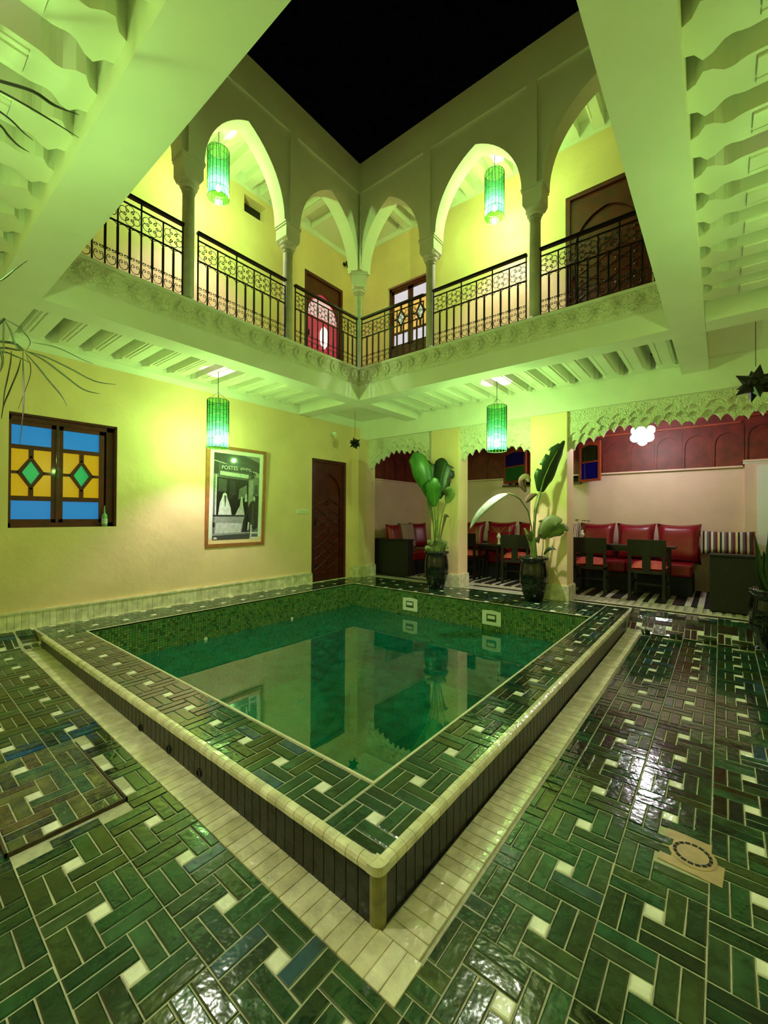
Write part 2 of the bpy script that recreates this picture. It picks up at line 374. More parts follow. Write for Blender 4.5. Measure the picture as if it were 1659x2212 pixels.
# ceilings
CE = MB().box(WX, GX0-.25, PYN, BW, ZC, ZF-.02).box(GX0-.25, GX1+.25, GY1+.25, BW, ZC, ZF-.02).box(GX1+.25, PXR, PYN, BW, ZC, ZF-.02).box(GX0-.25, GX1+.25, PYN, GY0-.25, ZC, ZF-.02).build('ceiling', WHITE, kind='structure')
MB().box(WX, AX1, BW+.34, AY1, 2.92, 3.1).build('alcove_ceiling', WOODP, CE)
CU = MB().box(WX, GX0-.2, PYN, UW, 6.07, 6.2).box(GX0-.2, PXR, GY1+.2, UW, 6.07, 6.2).build('ceiling_upper', WHITE, kind='structure')
MB().box(WX, GX0-.02, PYN, BW, ZF-.02, ZF).box(GX0-.02, PXR, GY1+.02, BW, ZF-.02, ZF).build('floor_gallery', mat('gallery_tile', (150, 90, 60), .3), kind='structure')

def joist_mesh(L, hw=.086, h=ZC-ZJ+.01, neck=.126):
    pts = []
    prof = [(0, .062), (.03, .075), (.055, .118), (.085, .108), (.12, .076), (.14, .072), (.152, .073), (.168, .08), (.19, hw), (.21, hw)] if neck > hw else [(0, hw), (.21, hw)]
    side = [(t, w_) for t, w_ in prof] + [(L-t, w_) for t, w_ in prof[::-1]]
    pts = [(w_, t, 0) for t, w_ in side] + [(-w_, t, 0) for t, w_ in side[::-1]]
    m = MB().prism(pts, (0, 0, h))
    m.box(-.062, -.042, .22, L-.22, -.009, .002); m.box(-.030, .062, .22, L-.22, -.012, .002)
    return m.mesh('joist', WHITE)
def joists(parent, L, places, rot, z=ZJ, **k):
    me = joist_mesh(L, **k)
    for p in places: link('joist', me, parent, (p[0], p[1], z), (0, 0, rot))
P_ = .288
LB = -GX0*0 + (GX0-.25) - WX
joists(CE, LB, [(GX0-.25, 1.02+P_*i) for i in range(12)], PI/2)                      # left gallery (runs to -x)
joists(CE, BW-GY1-.25, [(-3.90+P_*i*.985, GY1+.25) for i in range(13)], 0)                     # back gallery
joists(CE, GY0-.25-PYN, [(-.52-P_*i*1.09, GY0-.25) for i in range(12)], PI)                # near gallery (runs to -y)
joists(CE, PXR-GX1-.25, [(GX1+.25, 1.02+P_*i) for i in range(12)], -PI/2)                  # right gallery
for nm_, bx_ in (('beam', (GX0-.25, GX0, GY1+.252, BW)), ('beam', (WX, GX0-.252, GY1, GY1+.25)), ('beam', (GX1, GX1+.25, GY1+.252, BW)), ('beam', (GX1+.252, PXR, GY1, GY1+.25)),
                 ('beam', (GX0-.25, GX0, PYN, GY0-.252)), ('beam', (WX, GX0-.252, GY0-.25, GY0))):
    MB().box(*bx_, ZB, ZC-.002).build(nm_, WHITE, CE)
for bx_ in ((WX, GX0-.252, PYN, GY0-.252), (GX1+.252, PXR, GY1+.252, BW)): MB().box(*bx_, ZJ+.03, ZC-.004).build('corner_soffit', WHITE, CE)
MB().box(WX, GX0-.252, GY1+.252, BW, ZJ+.03, ZC-.004).build('corner_soffit', WHITE, CE)
MB().box(GX1+.25, PXR, PYN, GY0-.26, ZJ+.03, ZC-.004).build('corner_soffit', WHITE, CE)
LU = (GX0-.22)-WX
joists(CU, LU, [(GX0-.22, .3+P_*i) for i in range(15)], PI/2, 5.93, hw=.065, neck=0, h=.15)
joists(CU, UW-GY1-.22, [(-4.05+P_*i, GY1+.22) for i in range(18)], 0, 5.93, hw=.065, neck=0, h=.15)
MB().box(WX, GX0-.2, GY1+.23, UW, 5.97, 6.08).build('corner_soffit', WHITE, CU)
# cornice along the left wall
MB().prism([(WX, PYN, ZC), (WX+.07, PYN, ZC), (WX+.05, PYN, 2.86), (WX+.012, PYN, 2.80), (WX, PYN, 2.80)], (0, BW-PYN, 0)).build('trim_1', WHITE, kind='structure')
MB().prism([(WX, PYN, 6.07), (WX+.06, PYN, 6.07), (WX+.02, PYN, 5.90), (WX, PYN, 5.90)], (0, UW-PYN, 0)).prism([(WX, UW, 6.07), (WX, UW-.06, 6.07), (WX, UW-.02, 5.90), (WX, UW, 5.90)], (PXR-WX, 0, 0)).build('trim_2', WHITE, kind='structure')

# gallery beams + fascia (ring); upper band carved
def fascia_side(o, d, L, n, name, ex=.25):
    """o = start corner of the courtyard edge, d = direction along it, n = outward (away from the courtyard)"""
    o, d, n = Vector(o), Vector(d), Vector(n)
    f = lambda a, b, z: tuple(o + d*a + n*b + Vector((0,0,z)))
    m = MB().prism([f(-ex,0,ZB), f(-ex,.25,ZB), f(-ex,.25,ZF+.01), f(-ex,.012,ZF+.01), f(-ex,.012,3.02), f(-ex,0,3.0)], tuple(d*(L+2*ex)))
    t = m.build(name, WHITE, kind='structure')
    c = MB().prism([f(0,.012,3.02), f(0,-.01,3.05), f(0,-.006,ZF-.02), f(0,.012,ZF-.02)], tuple(d*L)).prism([f(0,.02,ZF-.025), f(0,-.02,ZF-.02), f(0,-.02,ZF+.01), f(0,.02,ZF+.01)], tuple(d*L), 1)
    c.build('carved_band', [CARVED, WHITE], t)
    # raised lozenge ornaments along the band
    lz = MB().prism([(-.05,0,-.062), (0,0,-.085), (.05,0,-.062), (.085,0,0), (.05,0,.062), (0,0,.085), (-.05,0,.062), (-.085,0,0)], (0, -.022, 0)).prism([(-.028,0,-.03), (.028,0,-.03), (.042,0,0), (.028,0,.03), (-.028,0,.03), (-.042,0,0)], (0, -.036, 0))
    me = lz.mesh('ornament', CARVED); k = int(L/.19)
    rz = math.atan2(d.y, d.x); s_ = 1 if (Vector((-d.y, d.x, 0)).dot(n) > 0) else -1
    for i in range(k):
        p = o + d*((i+.5)*L/k) - n*.006
        link('ornament', me, t, (p.x, p.y, 3.135), (0, 0, rz if s_ > 0 else rz+PI))
fascia_side((GX0,GY0,0), (0,1,0), GY1-GY0, (-1,0,0), 'trim_3')
fascia_side((GX0,GY1,0), (1,0,0), GX1-GX0, (0,1,0), 'trim_4', 0)
fascia_side((GX1,GY0,0), (0,1,0), GY1-GY0, (1,0,0), 'trim_5')
fascia_side((GX0,GY0,0), (1,0,0), GX1-GX0, (0,-1,0), 'trim_6', 0)

# upper arcades with pointed arches
def arch_pts(c, a, z0, h, n=12):
    R = (a*a+h*h)/(2*a); pts = []
    a0 = math.acos((R-a)/R)
    for i in range(n+1): t = a0*i/n; pts.append((c - (R*math.cos(t)-(R-a)), z0 + R*math.sin(t)))
    return pts + [(2*c-x, z) for x, z in pts[-2::-1]]
def arcade(name, f, piers, a0, a1, depth_vec, n_in):
    """f(a, z, d) -> point; d = depth from the courtyard face"""
    ZS, ZA = 4.70, 5.52
    def outline(d, half, top, arched):
        pts = [(a0, ZT)]
        pts2 = [(a0, ZS)]
        for i in range(len(piers)-1):
            l, r = max(piers[i]+half, a0+.01), min(piers[i+1]-half, a1-.01)
            if arched: pts2 += arch_pts((l+r)/2, (r-l)/2, ZS, ZA-ZS)
            else: pts2 += [(l, ZS), (l, top), (r, top), (r, ZS)]
        pts2 += [(a1, ZS)]
        return [f(a, z, d) for a, z in pts2 + [(a1, ZT), (a0, ZT)]]
    core = MB().prism(outline(.025, .12, 0, True), depth_vec(.195))
    o = core.build(name, WHITE, kind='structure')
    MB().prism(outline(0, .055, 5.80, False), depth_vec(.026)).build('raised_surround', WHITE, o)
    return o
acl = arcade('wall_arcade_left', lambda a, z, d: (GX0-d, a, z), [.73, 2.02, 3.26, 4.56], .5, 4.67, lambda t: (-t, 0, 0), 1)
acb = arcade('wall_arcade_back', lambda a, z, d: (a, GY1+d, z), [-4.17, -2.92, -1.58, -.25, 1.05], -4.28+.22, PXR, lambda t: (0, t, 0), 1)
# column things
def make_column(name, x, y, label):
    t = thing(name, label, 'column', (x, y, ZF), 0, 'slim gallery columns')
    MB().lathe([(.085,0), (.085,.03), (.07,.05), (.058,.07), (.058,1.12), (.066,1.13), (.066,1.145), (.058,1.15), (.06,1.165)], 20).build('shaft', mat('column_plaster', (206, 202, 178), .5, var=.2, vscale=8), t, smooth=False)
    MB().lathe([(.062,1.16), (.085,1.175), (.085,1.19), (.07,1.2), (.1,1.22), (.1,1.235)], 20).build('capital', WHITE, t)
    k = MB().prism([(-.075,-.1,1.225), (.075,-.1,1.225), (.105,-.1,1.27), (.105,-.1,1.43), (-.105,-.1,1.43), (-.105,-.1,1.27)], (0,.2,0))
    k.box(-.115,.115,-.108,.108,1.405,1.42); k.box(-.122,.122,-.108,.108,1.43,1.45)
    k.build('impost_block', WHITE, t)
    return t
c1 = make_column('column', -4.17, 2.02, 'slim plaster column on the left gallery beside the dark upper lantern')
c1.rotation_euler = (0,0,PI/2)
copy_tree(c1, (-4.17, 3.26, ZF), PI/2, 'slim plaster column on the left gallery nearest the red glass door')
copy_tree(c1, (-4.17, 4.56, ZF), PI/4, 'slim plaster column in the far corner where both railings meet')
copy_tree(c1, (-2.92, 4.56, ZF), 0, 'slim plaster column on the back gallery in front of the stained glass')
copy_tree(c1, (-1.58, 4.56, ZF), 0, 'slim plaster column on the back gallery beside the big dark door')
copy_tree(c1, (-4.17, .73, ZF), PI/2, 'slim plaster column at the near end of the left gallery')

# ------------------------------------------------------------------ railings
def spiral(cx, cz, r0, a0, turns, sgn, n=10):
    return [(cx + r0*(1-.72*i/n)*math.cos(a0+sgn*turns*2*PI*i/n), 0, cz + r0*(1-.72*i/n)*math.sin(a0+sgn*turns*2*PI*i/n)) for i in range(n+1)]
def cscroll(R):
    """C-shaped scroll bulging to +z, both ends curling inwards"""
    n = 8; arc = [(R*math.cos(t), 0, R*math.sin(t)) for t in [math.radians(-25+230*i/n) for i in range(n+1)]]
    r = R*.42
    a = spiral(arc[0][0]-r, arc[0][2]-r*.15, r, 0, .95, -1, 8); b = [(-x, y, z) for x, y, z in a]
    return b[::-1] + arc[::-1] + a if False else (a[::-1] + arc + b)
def rosette_mesh(W, H):
    m = MB(); R = W*.185
    for k in range(6):
        an = 2*PI*k/6 + PI/6
        M = Matrix.Rotation(-(an-PI/2), 4, 'Y')
        cx, cz = W*.29*math.cos(an), H*.29*math.sin(an)
        m.tube([tuple(Vector((cx, 0, cz)) + (M @ Vector(p))) for p in cscroll(R)], .0032, 4)
    return m.mesh('rosette', IRON)
def arch_wire_mesh(P, zt):
    m = MB(); n = 8
    m.tube([(P/2*math.cos(PI*i/n), 0, zt-P/2+ (P/2)*math.sin(PI*i/n)) for i in range(n+1)], .003, 4)
    a_m = m.mesh('arch_bar', IRON); m = MB()
    m.tube([(x-P*.22+.0, 0, .155-z*.8) for x, _, z in cscroll(P*.15)], .0032, 4)
    m.tube([(x+P*.22, 0, .155-z*.8) for x, _, z in cscroll(P*.15)], .0032, 4)
    c_m = m.mesh('curl', IRON); m = MB()
    m.tube([(x, 0, .072-z*1.15) for x, _, z in cscroll(P*.38)], .0034, 4)
    return (('arch_bar', a_m), ('curl', c_m), ('scroll', m.mesh('scroll', IRON)))
def railing(p, q, label):
    p, q = Vector(p), Vector(q); L = (q-p).length; d = (q-p)/L
    t = thing('railing', label, 'railing', (p.x, p.y, ZF+.035), math.atan2(d.y, d.x), 'wrought iron gallery railings')
    MB().box(0, L, -.022, .022, .70, .725).build('top_rail', IRON, t)
    MB().box(0, L, -.006, .006, .63, .642).build('rail', IRON, t)
    MB().box(0, L, -.006, .006, .425, .437).build('rail', IRON, t)
    MB().box(0, L, -.007, .007, 0, .014).build('rail', IRON, t)
    n = max(1, round(L/.205)); W = L/n; P = W/2
    ro = rosette_mesh(W, .19); aw = arch_wire_mesh(P, .425)
    bt = MB().box(-.006, .006, -.006, .006, -.03, .70).mesh('baluster', IRON)
    bs = MB().box(-.006, .006, -.006, .006, 0, .43).box(-.0085, .0085, -.0085, .0085, .14, .39).mesh('baluster', IRON)
    for i in range(n+1):
        link('baluster', bt if i % 2 == 0 else bs, t, (min(max(i*W, .008), L-.008), 0, 0))
        if i % 2: link('baluster', MB().box(-.006,.006,-.006,.006,.43,.64).mesh('baluster', IRON), t, (min(max(i*W, .008), L-.008), 0, 0))
        if i < n:
            link('baluster', bs, t, (i*W+P, 0, 0)); link('rosette', ro, t, (i*W+P, 0, .5335))
            for j in (0, 1):
                for nm_, me_ in aw: link(nm_, me_, t, (i*W+P*(j+.5), 0, 0))
X_, Y_ = GX0-.06, GY1+.06
railing((X_, .80), (X_, 1.95), 'black scrolled railing on the left gallery, its near end cut by the ceiling beam')
railing((X_, 2.09), (X_, 3.19), 'black scrolled railing on the left gallery below the left upper lantern')
railing((X_, 3.33), (X_, 4.47), 'black scrolled railing in front of the red glass door')
railing((-4.07, Y_), (-2.99, Y_), 'black scrolled railing in front of the upstairs stained glass')
railing((-2.85, Y_), (-1.65, Y_), 'black scrolled railing on the back gallery below the right upper lantern')
railing((-1.51, Y_), (-.38, Y_), 'black scrolled railing in front of the big dark upstairs door')

# ------------------------------------------------------------------ arcade pillars on the ground floor
def pillar(x0, x1, y0, y1, label):
    t = thing('pillar', label, 'pillar', ((x0+x1)/2, (y0+y1)/2, 0))
    hx, hy = (x1-x0)/2, (y1-y0)/2
    MB().box(-hx, hx, -hy, hy, 0, 2.57).build('shaft', WALL, t, bevel=.006)
    b = MB(); n = max(2, round(2*hx/.056))
    for i in range(n):
        w0 = -hx-.03 + (2*hx+.06)*i/n; b.box(w0+.001, w0+(2*hx+.06)/n-.001, -hy-.03, -hy+.0, 0, .2, 0, None, rnd.random()+.01)
    n = max(2, round(2*hy/.056))
    for i in range(n):
        w0 = -hy + (2*hy)*i/n
        for sx in (-1, 1): b.box(min(sx*hx, sx*(hx+.03)), max(sx*hx, sx*(hx+.03)), w0+.001, w0+2*hy/n-.001, 0, .2, 0, None, rnd.random()+.01)
    b.box(-hx-.022, hx+.022, -hy-.022, hy, .198, .215, 0, None, .3)
    o = b.build('tiled_base', CREAMT, t); o['kind'] = 'stuff'
    return t
pillar(-3.80, -3.28, 5.97, 6.28, 'ochre plaster pillar beside the leafy banana plant')
pillar(-2.13, -1.63, 5.97, 6.28, 'ochre plaster pillar behind the plant with one tall torn leaf')
pillar(.95, 1.3, 5.97, 6.28, 'ochre plaster pillar beyond the right edge by the snake plant')
pillar(WX-.0, -5.22, 5.72, 6.2, 'narrow ochre corner pilaster right of the carved wooden door')

# carved scalloped arch panels between pillars
def frieze(name_label, x0, x1, zs, zt, ell):
    t = thing('arch_panel', name_label, 'carved panel', ((x0+x1)/2, 6.05, 2.57), 0, 'carved white stucco arch panels')
    hw = (x1-x0)/2
    def low(u, extra):
        e = min(u-(-hw), hw-u); s = min(1, max(0, e/ell))
        return (zs + (zt-zs)*math.sin(s*PI/2)**.85) - 2.57 + extra
    def plate(y0, y1, extra, pitch, amp, mi, m, ph=0):
        n = max(8, int(round(2*hw/.012))); pts = []
        for i in range(n+1):
            u = -hw + 2*hw*i/n
            sc = .8*abs(math.sin(PI*((u+hw)/(pitch*.5)+ph)))**.8 + .6*abs(math.sin(PI*((u+hw)/(pitch*2)+ph*.5)))**.7
            pts.append((u, y0, min(-.02, low(u, extra) + amp*sc)))
        pts += [(hw, y0, 0), (-hw, y0, 0)]
        m.prism(pts, (0, y1-y0, 0), mi)
    m = MB(); plate(.02, .06, -.02, .24, .09, 0, m, .5); m.build('scalloped_plate', CARVED, t)
    m = MB(); plate(-.015, .02, .07, .24, .08, 0, m, 0); m.build('scalloped_plate', CARVED, t)
    m = MB(); plate(-.04, -.015, .15, .38, .09, 0, m, .25); m.build('scalloped_plate', CARVED, t)
    m = MB()
    for k in range(max(1, int(round(2*hw/.42)))):
        nk = max(1, int(round(2*hw/.42))); c = -hw + 2*hw*(k+.5)/nk; r = hw/nk*.82
        m.tube([(c + r*math.cos(PI*i/12), -.036, low(c, .16)+ .03 + .13*math.sin(PI*i/12)) for i in range(13)], .008, 5)
    m.build('arc_moulding', WHITE, t)
frieze('carved stucco arch panel between corner pilaster and first pillar', -5.22, -3.80, 1.93, 2.24, .6)
frieze('carved stucco arch panel between the two pillars behind the lantern', -3.28, -2.13, 1.95, 2.16, .45)
frieze('widest carved stucco arch panel over the dark sofas at the right', -1.63, .95, 1.97, 2.22, .7)

# alcove wood panelling
pan = MB().box(WX, AX1, AY1-.03, AY1, 1.90, 2.92).box(WX, WX+.03, 6.25, AY1-.03, 1.88, 2.92)
PAN = pan.build('trim_7', WOODP, kind='structure')
MB().box(WX+.03, .24, AY1-.055, AY1-.03, 1.885, 1.91).box(.24, AX1, AY1-.11, AY1-.03, 1.955, 1.985).box(WX, WX+.055, 6.25, AY1-.05, 1.862, 1.885).build('moulding', PINKW, PAN)
MB().box(WX+.03, .22, AY1-.065, AY1-.03, 2.54, 2.565).box(.24, AX1, AY1-.12, AY1-.03, 2.62, 2.645).build('moulding', WOODO, PAN)
def archpanel():
    hw, z0, zs, h = .172, 0, .33, .17
    pts = [(-hw-.012, 0, 0), (-hw-.012, 0, .6), (hw+.012, 0, .6), (hw+.012, 0, 0), (hw-.012, 0, 0)] + [(x*.95, 0, z) for x, z in arch_pts(0, hw-.012, zs, h, 8)][::-1] + [(-hw+.012, 0, 0)]
    return MB().prism(pts, (0, .022, 0)).mesh('arched_panel', WOODP)
AP = archpanel()
for i in range(15): 
    x = .07-.37*i
    if x > WX+.25 and not (-3.5 < x < -1.9): link('arched_panel', AP, PAN, (x, AY1-.052, 1.915))
for i in range(4): link('arched_panel', AP, PAN, (.45+.37*i, AY1-.052, 1.99))
for i in range(5): link('arched_panel', AP, PAN, (WX+.052, 6.5+.37*i, 1.885), (0, 0, PI/2))

# baseboard of vertical cream tiles on the left wall
bb = MB(); y = PYN
while y < 4.72:
    bb.box(WX, WX+.022, y+.001, y+.054, -.02, .165, 0, None, rnd.random()+.01); y += .0555
y = 6.2
BBL = bb.box(WX, WX+.03, PYN, 4.74, .165, .185, 0, None, .4).box(WX, WX+.03, PYN, 5.60, -.03, .012, 0, None, .4).build('baseboard_left', CREAMT, kind='structure')

# ================================================================== tiles
CELL = .0576; PAN_ = CELL*5
_tm = {}
def tile_mesh(w_, l_, m, key):
    k = (round(w_, 3), round(l_, 3), key)
    if k not in _tm:
        b = MB(); h = .0035; e = .004; hx, hy = w_/2, l_/2
        b.v = [(-hx,-hy,-.008),(hx,-hy,-.008),(hx,hy,-.008),(-hx,hy,-.008),(-hx,-hy,h-.003),(hx,-hy,h-.003),(hx,hy,h-.003),(-hx,hy,h-.003),
               (-hx+e,-hy+e,h),(hx-e,-hy+e,h),(hx-e,hy-e,h),(-hx+e,hy-e,h)]
        for q in ((8,9,10,11),(4,5,9,8),(5,6,10,9),(6,7,11,10),(7,4,8,11),(0,1,5,4),(1,2,6,5),(2,3,7,6),(3,0,4,7)): b.face(q)
        _tm[k] = b.mesh('tile', m)
    return _tm[k]
def pinwheel(cx, cy):
    c = CELL; g = .0022
    R = [(-2.5,.5,.5,1.5),(-2.5,.5,1.5,2.5),(.5,1.5,-.5,2.5),(1.5,2.5,-.5,2.5),(-.5,2.5,-1.5,-.5),(-.5,2.5,-2.5,-1.5),(-2.5,-1.5,-2.5,.5),(-1.5,-.5,-2.5,.5)]
    out = [(cx+a*c+g, cx+b*c-g, cy+d*c+g, cy+e*c-g, 0) for a, b, d, e in R]
    out.append((cx-.5*c+g, cx+.5*c-g, cy-.5*c+g, cy+.5*c-g, 1)); return out
def tiles_in(rect, ox, oy):
    """pinwheel panels centred on (ox, oy) + k*panel, clipped to rect"""
    x0, x1, y0, y1 = rect; res = []
    i0, i1 = math.floor((x0-ox)/PAN_)-1, math.ceil((x1-ox)/PAN_)+1; j0, j1 = math.floor((y0-oy)/PAN_)-1, math.ceil((y1-oy)/PAN_)+1
    for i in range(i0, i1+1):
        for j in range(j0, j1+1):
            for a, b, c, d, k in pinwheel(ox+i*PAN_, oy+j*PAN_):
                a, b, c, d = max(a, x0), min(b, x1), max(c, y0), min(d, y1)
                if b-a > .014 and d-c > .014: res.append((a, b, c, d, k))
    return res
def infov(x, y, z, marg=60):
    v = Vector((x, y, z)) - CAM; dd = v.dot(fw)
    if dd < .05: return 0
    px, py = 829.5+FPX*v.dot(rt)/dd, 1106-FPX*v.dot(up)/dd
    if -marg < px < 1659+marg and -marg < py < 2212+marg: return 1/dd
    return 0
def lay(tiles, zf, parent, mg, mw, limit, tag):
    rated = sorted(((infov((a+b)/2, (c+d)/2, zf((a+b)/2, (c+d)/2)), (a, b, c, d, k)) for a, b, c, d, k in tiles), reverse=True)
    rest = MB(); rest2 = MB()
    for n, (sc_, (a, b, c, d, k)) in enumerate(rated):
        x, y = (a+b)/2, (c+d)/2; e = .02
        z = zf(x, y); gx = (zf(x+e, y)-zf(x-e, y))/(2*e); gy = (zf(x, y+e)-zf(x, y-e))/(2*e)
        tx, ty = gx + rnd.gauss(0, .007), gy + rnd.gauss(0, .007); dz = rnd.uniform(-.0012, .0012)
        w_, l_ = b-a - rnd.uniform(0, .002), d-c - rnd.uniform(0, .002)
        if n < limit and sc_ > 0:
            w_, l_ = b-a, d-c
            o = link('tile', tile_mesh(w_, l_, mw if k else mg, 'w' if k else tag), parent, (x, y, z+dz), (math.atan(ty), -math.atan(tx), rnd.gauss(0, .006)))
        else:
            r = rest2 if k else rest; hx, hy = w_/2, l_/2; ee = .0035; v = len(r.v)
            P = lambda u, q, h: (x+u, y+q, z+dz+h+u*tx+q*ty)
            r.v += [P(-hx,-hy,-.006), P(hx,-hy,-.006), P(hx,hy,-.006), P(-hx,hy,-.006), P(-hx,-hy,.001), P(hx,-hy,.001), P(hx,hy,.001), P(-hx,hy,.001), P(-hx+ee,-hy+ee,.0035), P(hx-ee,-hy+ee,.0035), P(hx-ee,hy-ee,.0035), P(-hx+ee,hy-ee,.0035)]
            q_ = rnd.random()+.01
            for q in ((8,9,10,11),(4,5,9,8),(5,6,10,9),(6,7,11,10),(7,4,8,11),(0,1,5,4),(1,2,6,5),(2,3,7,6),(3,0,4,7)): r.face([v+i for i in q], 0, q_)
    for r, m_, nm in ((rest, mg, 'green_tiles'), (rest2, mw, 'white_tiles')):
        if r.v: r.build(nm, m_, parent)['kind'] = 'stuff'
OX, OY = -.470, 1.118
MAN = (-2.93, -2.13, .35, .775)      # manhole cover
DR = (-.19, .005, 1.965, 2.185)      # drain plate
def cut(tl, rc):
    return [t for t in tl if not ((t[0]+t[1])/2 > rc[0] and (t[0]+t[1])/2 < rc[1] and (t[2]+t[3])/2 > rc[2] and (t[2]+t[3])/2 < rc[3])]
ft = tiles_in((-.615+.002, PXR, PYN, 6.02), OX, OY) + tiles_in((-.70, -.615-.002, .925, 5.64), OX, OY) + tiles_in((WX+.03, -.615-.002, PYN, .922), OX, .509)
ft += tiles_in((-.872, -.702, 5.64, 6.02), OX, OY)+ tiles_in((-.70, -.617, 5.64, 6.02), OX, OY) + tiles_in((WX+.03, -4.962, .925, 1.09), OX, 1.085)
ft = cut(cut(ft, MAN), (DR[0]-.01, DR[1]+.01, DR[2]-.01, DR[3]+.01))
lay(ft, floor_z, FLOOR, GREEN, WTILE, 295, 'f')

# manhole cover with worn olive tiles
mh = thing('manhole_cover', 'square floor hatch of worn olive and brown tiles by the left edge', 'floor hatch', (-2.53, .5625, floor_z(-2.53, .56)))
fr_ = MB(); A, B_ = .40, .2125
for (x0, x1, y0, y1) in ((-A, A, -B_, -B_+.008), (-A, A, B_-.008, B_), (-A, -A+.008, -B_, B_), (A-.008, A, -B_, B_)): fr_.box(x0, x1, y0, y1, -.012, .008)
fr_.build('frame', mat('rusty_metal', (92, 78, 56), .7, metal=.4, var=.4, vscale=40), mh)
mt = tiles_in((MAN[0]+.012, MAN[1]-.012, MAN[2]+.012, MAN[3]-.012), OX, .509)
zc = floor_z(-2.53, .56)
lay([(a+2.53, b+2.53, c-.5625, d-.5625, k) for a, b, c, d, k in mt], lambda x, y: floor_z(x-2.53, y+.5625)-zc, mh, OLIVET, WTILE, 0, 'm')
for c in list(mh.children):
    pass
# floor drain
dr = thing('floor_drain', 'square beige drain plate with a ring of slots, right foreground floor', 'drain', (-.0925, 2.075, floor_z(-.09, 2.07)), math.radians(-4))
MB().box(-.1, .1, -.11, .11, -.01, .003).build('plate', mat('beige_metal', (196, 168, 116), .4, metal=.3, var=.2, vscale=20), dr, bevel=.002)
MB().lathe([(.078,.001),(.078,.0045),(.07,.0055),(0,.0055)], 32).build('disc', mat('beige_metal', (0,0,0)), dr)
sl = MB().box(-.009, .009, -.006, .006, .0, .0065).mesh('slot', mat('slot_black', (8, 8, 6), .7))
for k in range(16):
    a = 2*PI*k/16; link('slot', sl, dr, (.058*math.cos(a), .058*math.sin(a), 0), (0, 0, a+PI/2))

# ------------------------------------------------------------------ swimming pool
pool = thing('swimming_pool', 'raised square plunge pool with a green and white tiled rim', 'pool')
cb = MB()   # core of the curb and the deck around the basin
cb.box(RX0+.012, IX1+.0, RY0+.012, IY0, -.32, -.0005); cb.box(IX1, RX1-.012, RY0+.012, RY1, -.32, -.0005)
cb.box(WX+.03, IX0, RY0+.012, RY1, -.3, -.0005); cb.box(IX0, IX1, IY1, RY1, -.3, -.0005)
cb.build('curb', GROUT, pool)
sh = MB()
u = .004
for (a, b_) in (((IX0+u,IY0+u),(IX1-u,IY0+u)), ((IX1-u,IY0+u),(IX1-u,IY1-u)), ((IX1-u,IY1-u),(IX0+u,IY1-u)), ((IX0+u,IY1-u),(IX0+u,IY0+u))):
    sh.quad((*a,-.012), (*b_,-.012), (*b_,-1.25), (*a,-1.25), 0)
sh.quad((IX0,IY0,-1.25), (IX1,IY0,-1.25), (IX1,IY1,-1.25), (IX0,IY1,-1.25), 1)
sh.build('basin', [MOSW, MOSF], pool)
li = MB()
for x0, x1, y0, y1 in ((IX0-.012, IX1+.012, IY0-.012, IY0), (IX0-.012, IX1+.012, IY1, IY1+.012), (IX0-.012, IX0, IY0, IY1), (IX1, IX1+.012, IY0, IY1)): li.box(x0, x1, y0, y1, -.04, .005)
li.build('inner_lip', EDGE, pool)
zf0 = lambda x, y: 0.0
PX0, PY0 = IX1-PAN_/2+PAN_, 1.23
rim = tiles_in((RX0+.035, IX1-.0, RY0+.03, IY0-.013), -1.027, 1.23) + tiles_in((IX1+.013, RX1-.03, RY0+.03, RY1-.03), -1.027, 1.23)
rim += tiles_in((IX1, IX1+.013, RY0+.03, IY0-.013), -1.027, 1.23)
rim += tiles_in((WX+.035, IX0-.013, 1.10, 6.02), -1.027, 1.23) + tiles_in((IX0-.013, IX1+.013, IY1+.013, 6.02), -1.027, 1.23) + tiles_in((IX1+.013, RX1-.035, RY1-.03, 6.02), -1.027, 1.23)
rim = [t for t in rim if not (t[2] > 5.98 and False)]
lay(rim, zf0, pool, GREEN, WTILE, 295, 'r')
# cream bullnose edging, dark side tiles, cream paving strip
def edging(mb_w, mb_l): pass
em = MB(); em.prism([(-.027, -.010, -.026), (-.027, -.011, -.008), (-.027, -.005, .002), (-.027, .008, .007), (-.027, .028, .006), (-.027, .028, -.01), (-.027, -.0, -.026)], (.0535, 0, 0))
EM = em.mesh('edging_brick', CREAMT)
SMs = {}
def side_tile(h):
    k = round(h*100)
    if k not in SMs: SMs[k] = MB().box(-.0265, .0265, -.0065, .008, -h, 0).mesh('side_tile', DTILE, bevel=.0018)
    return SMs[k]
pb = MB().box(-.0268, .0268, -.070, .070, -.012, .006).mesh('paving_brick', CREAMT, bevel=.0022)
n = int((RX1-RX0)/.0556)
for i in range(n):
    x = RX1-.03-(i+.5)*(RX1-RX0-.03)/n
    link('edging_brick', EM, pool, (x, RY0, 0), (rnd.gauss(0,.02), 0, rnd.gauss(0,.01)))
    link('side_tile', side_tile(.03+abs(floor_z(x, .95))), pool, (x, RY0, -.027))
n2 = int((RY1-RY0)/.0556)
for i in range(n2):
    y = RY0+.03+(i+.5)*(RY1-RY0-.03)/n2
    link('edging_brick', EM, pool, (RX1, y, 0), (rnd.gauss(0,.02), 0, PI/2+rnd.gauss(0,.01)))
    link('side_tile', side_tile(.03+abs(floor_z(-.8, y))), pool, (RX1, y, -.027), (0, 0, PI/2))
MB().lathe([(.030,-.23),(.030,-.027),(0,-.026)], 16).build('corner_post', mat('olive_tile', (150, 142, 82), .3, var=.3, vscale=20), pool, (RX1-.02, RY0+.02, 0), smooth=False)
n = int((RX1+.02-RX0)/.0562)
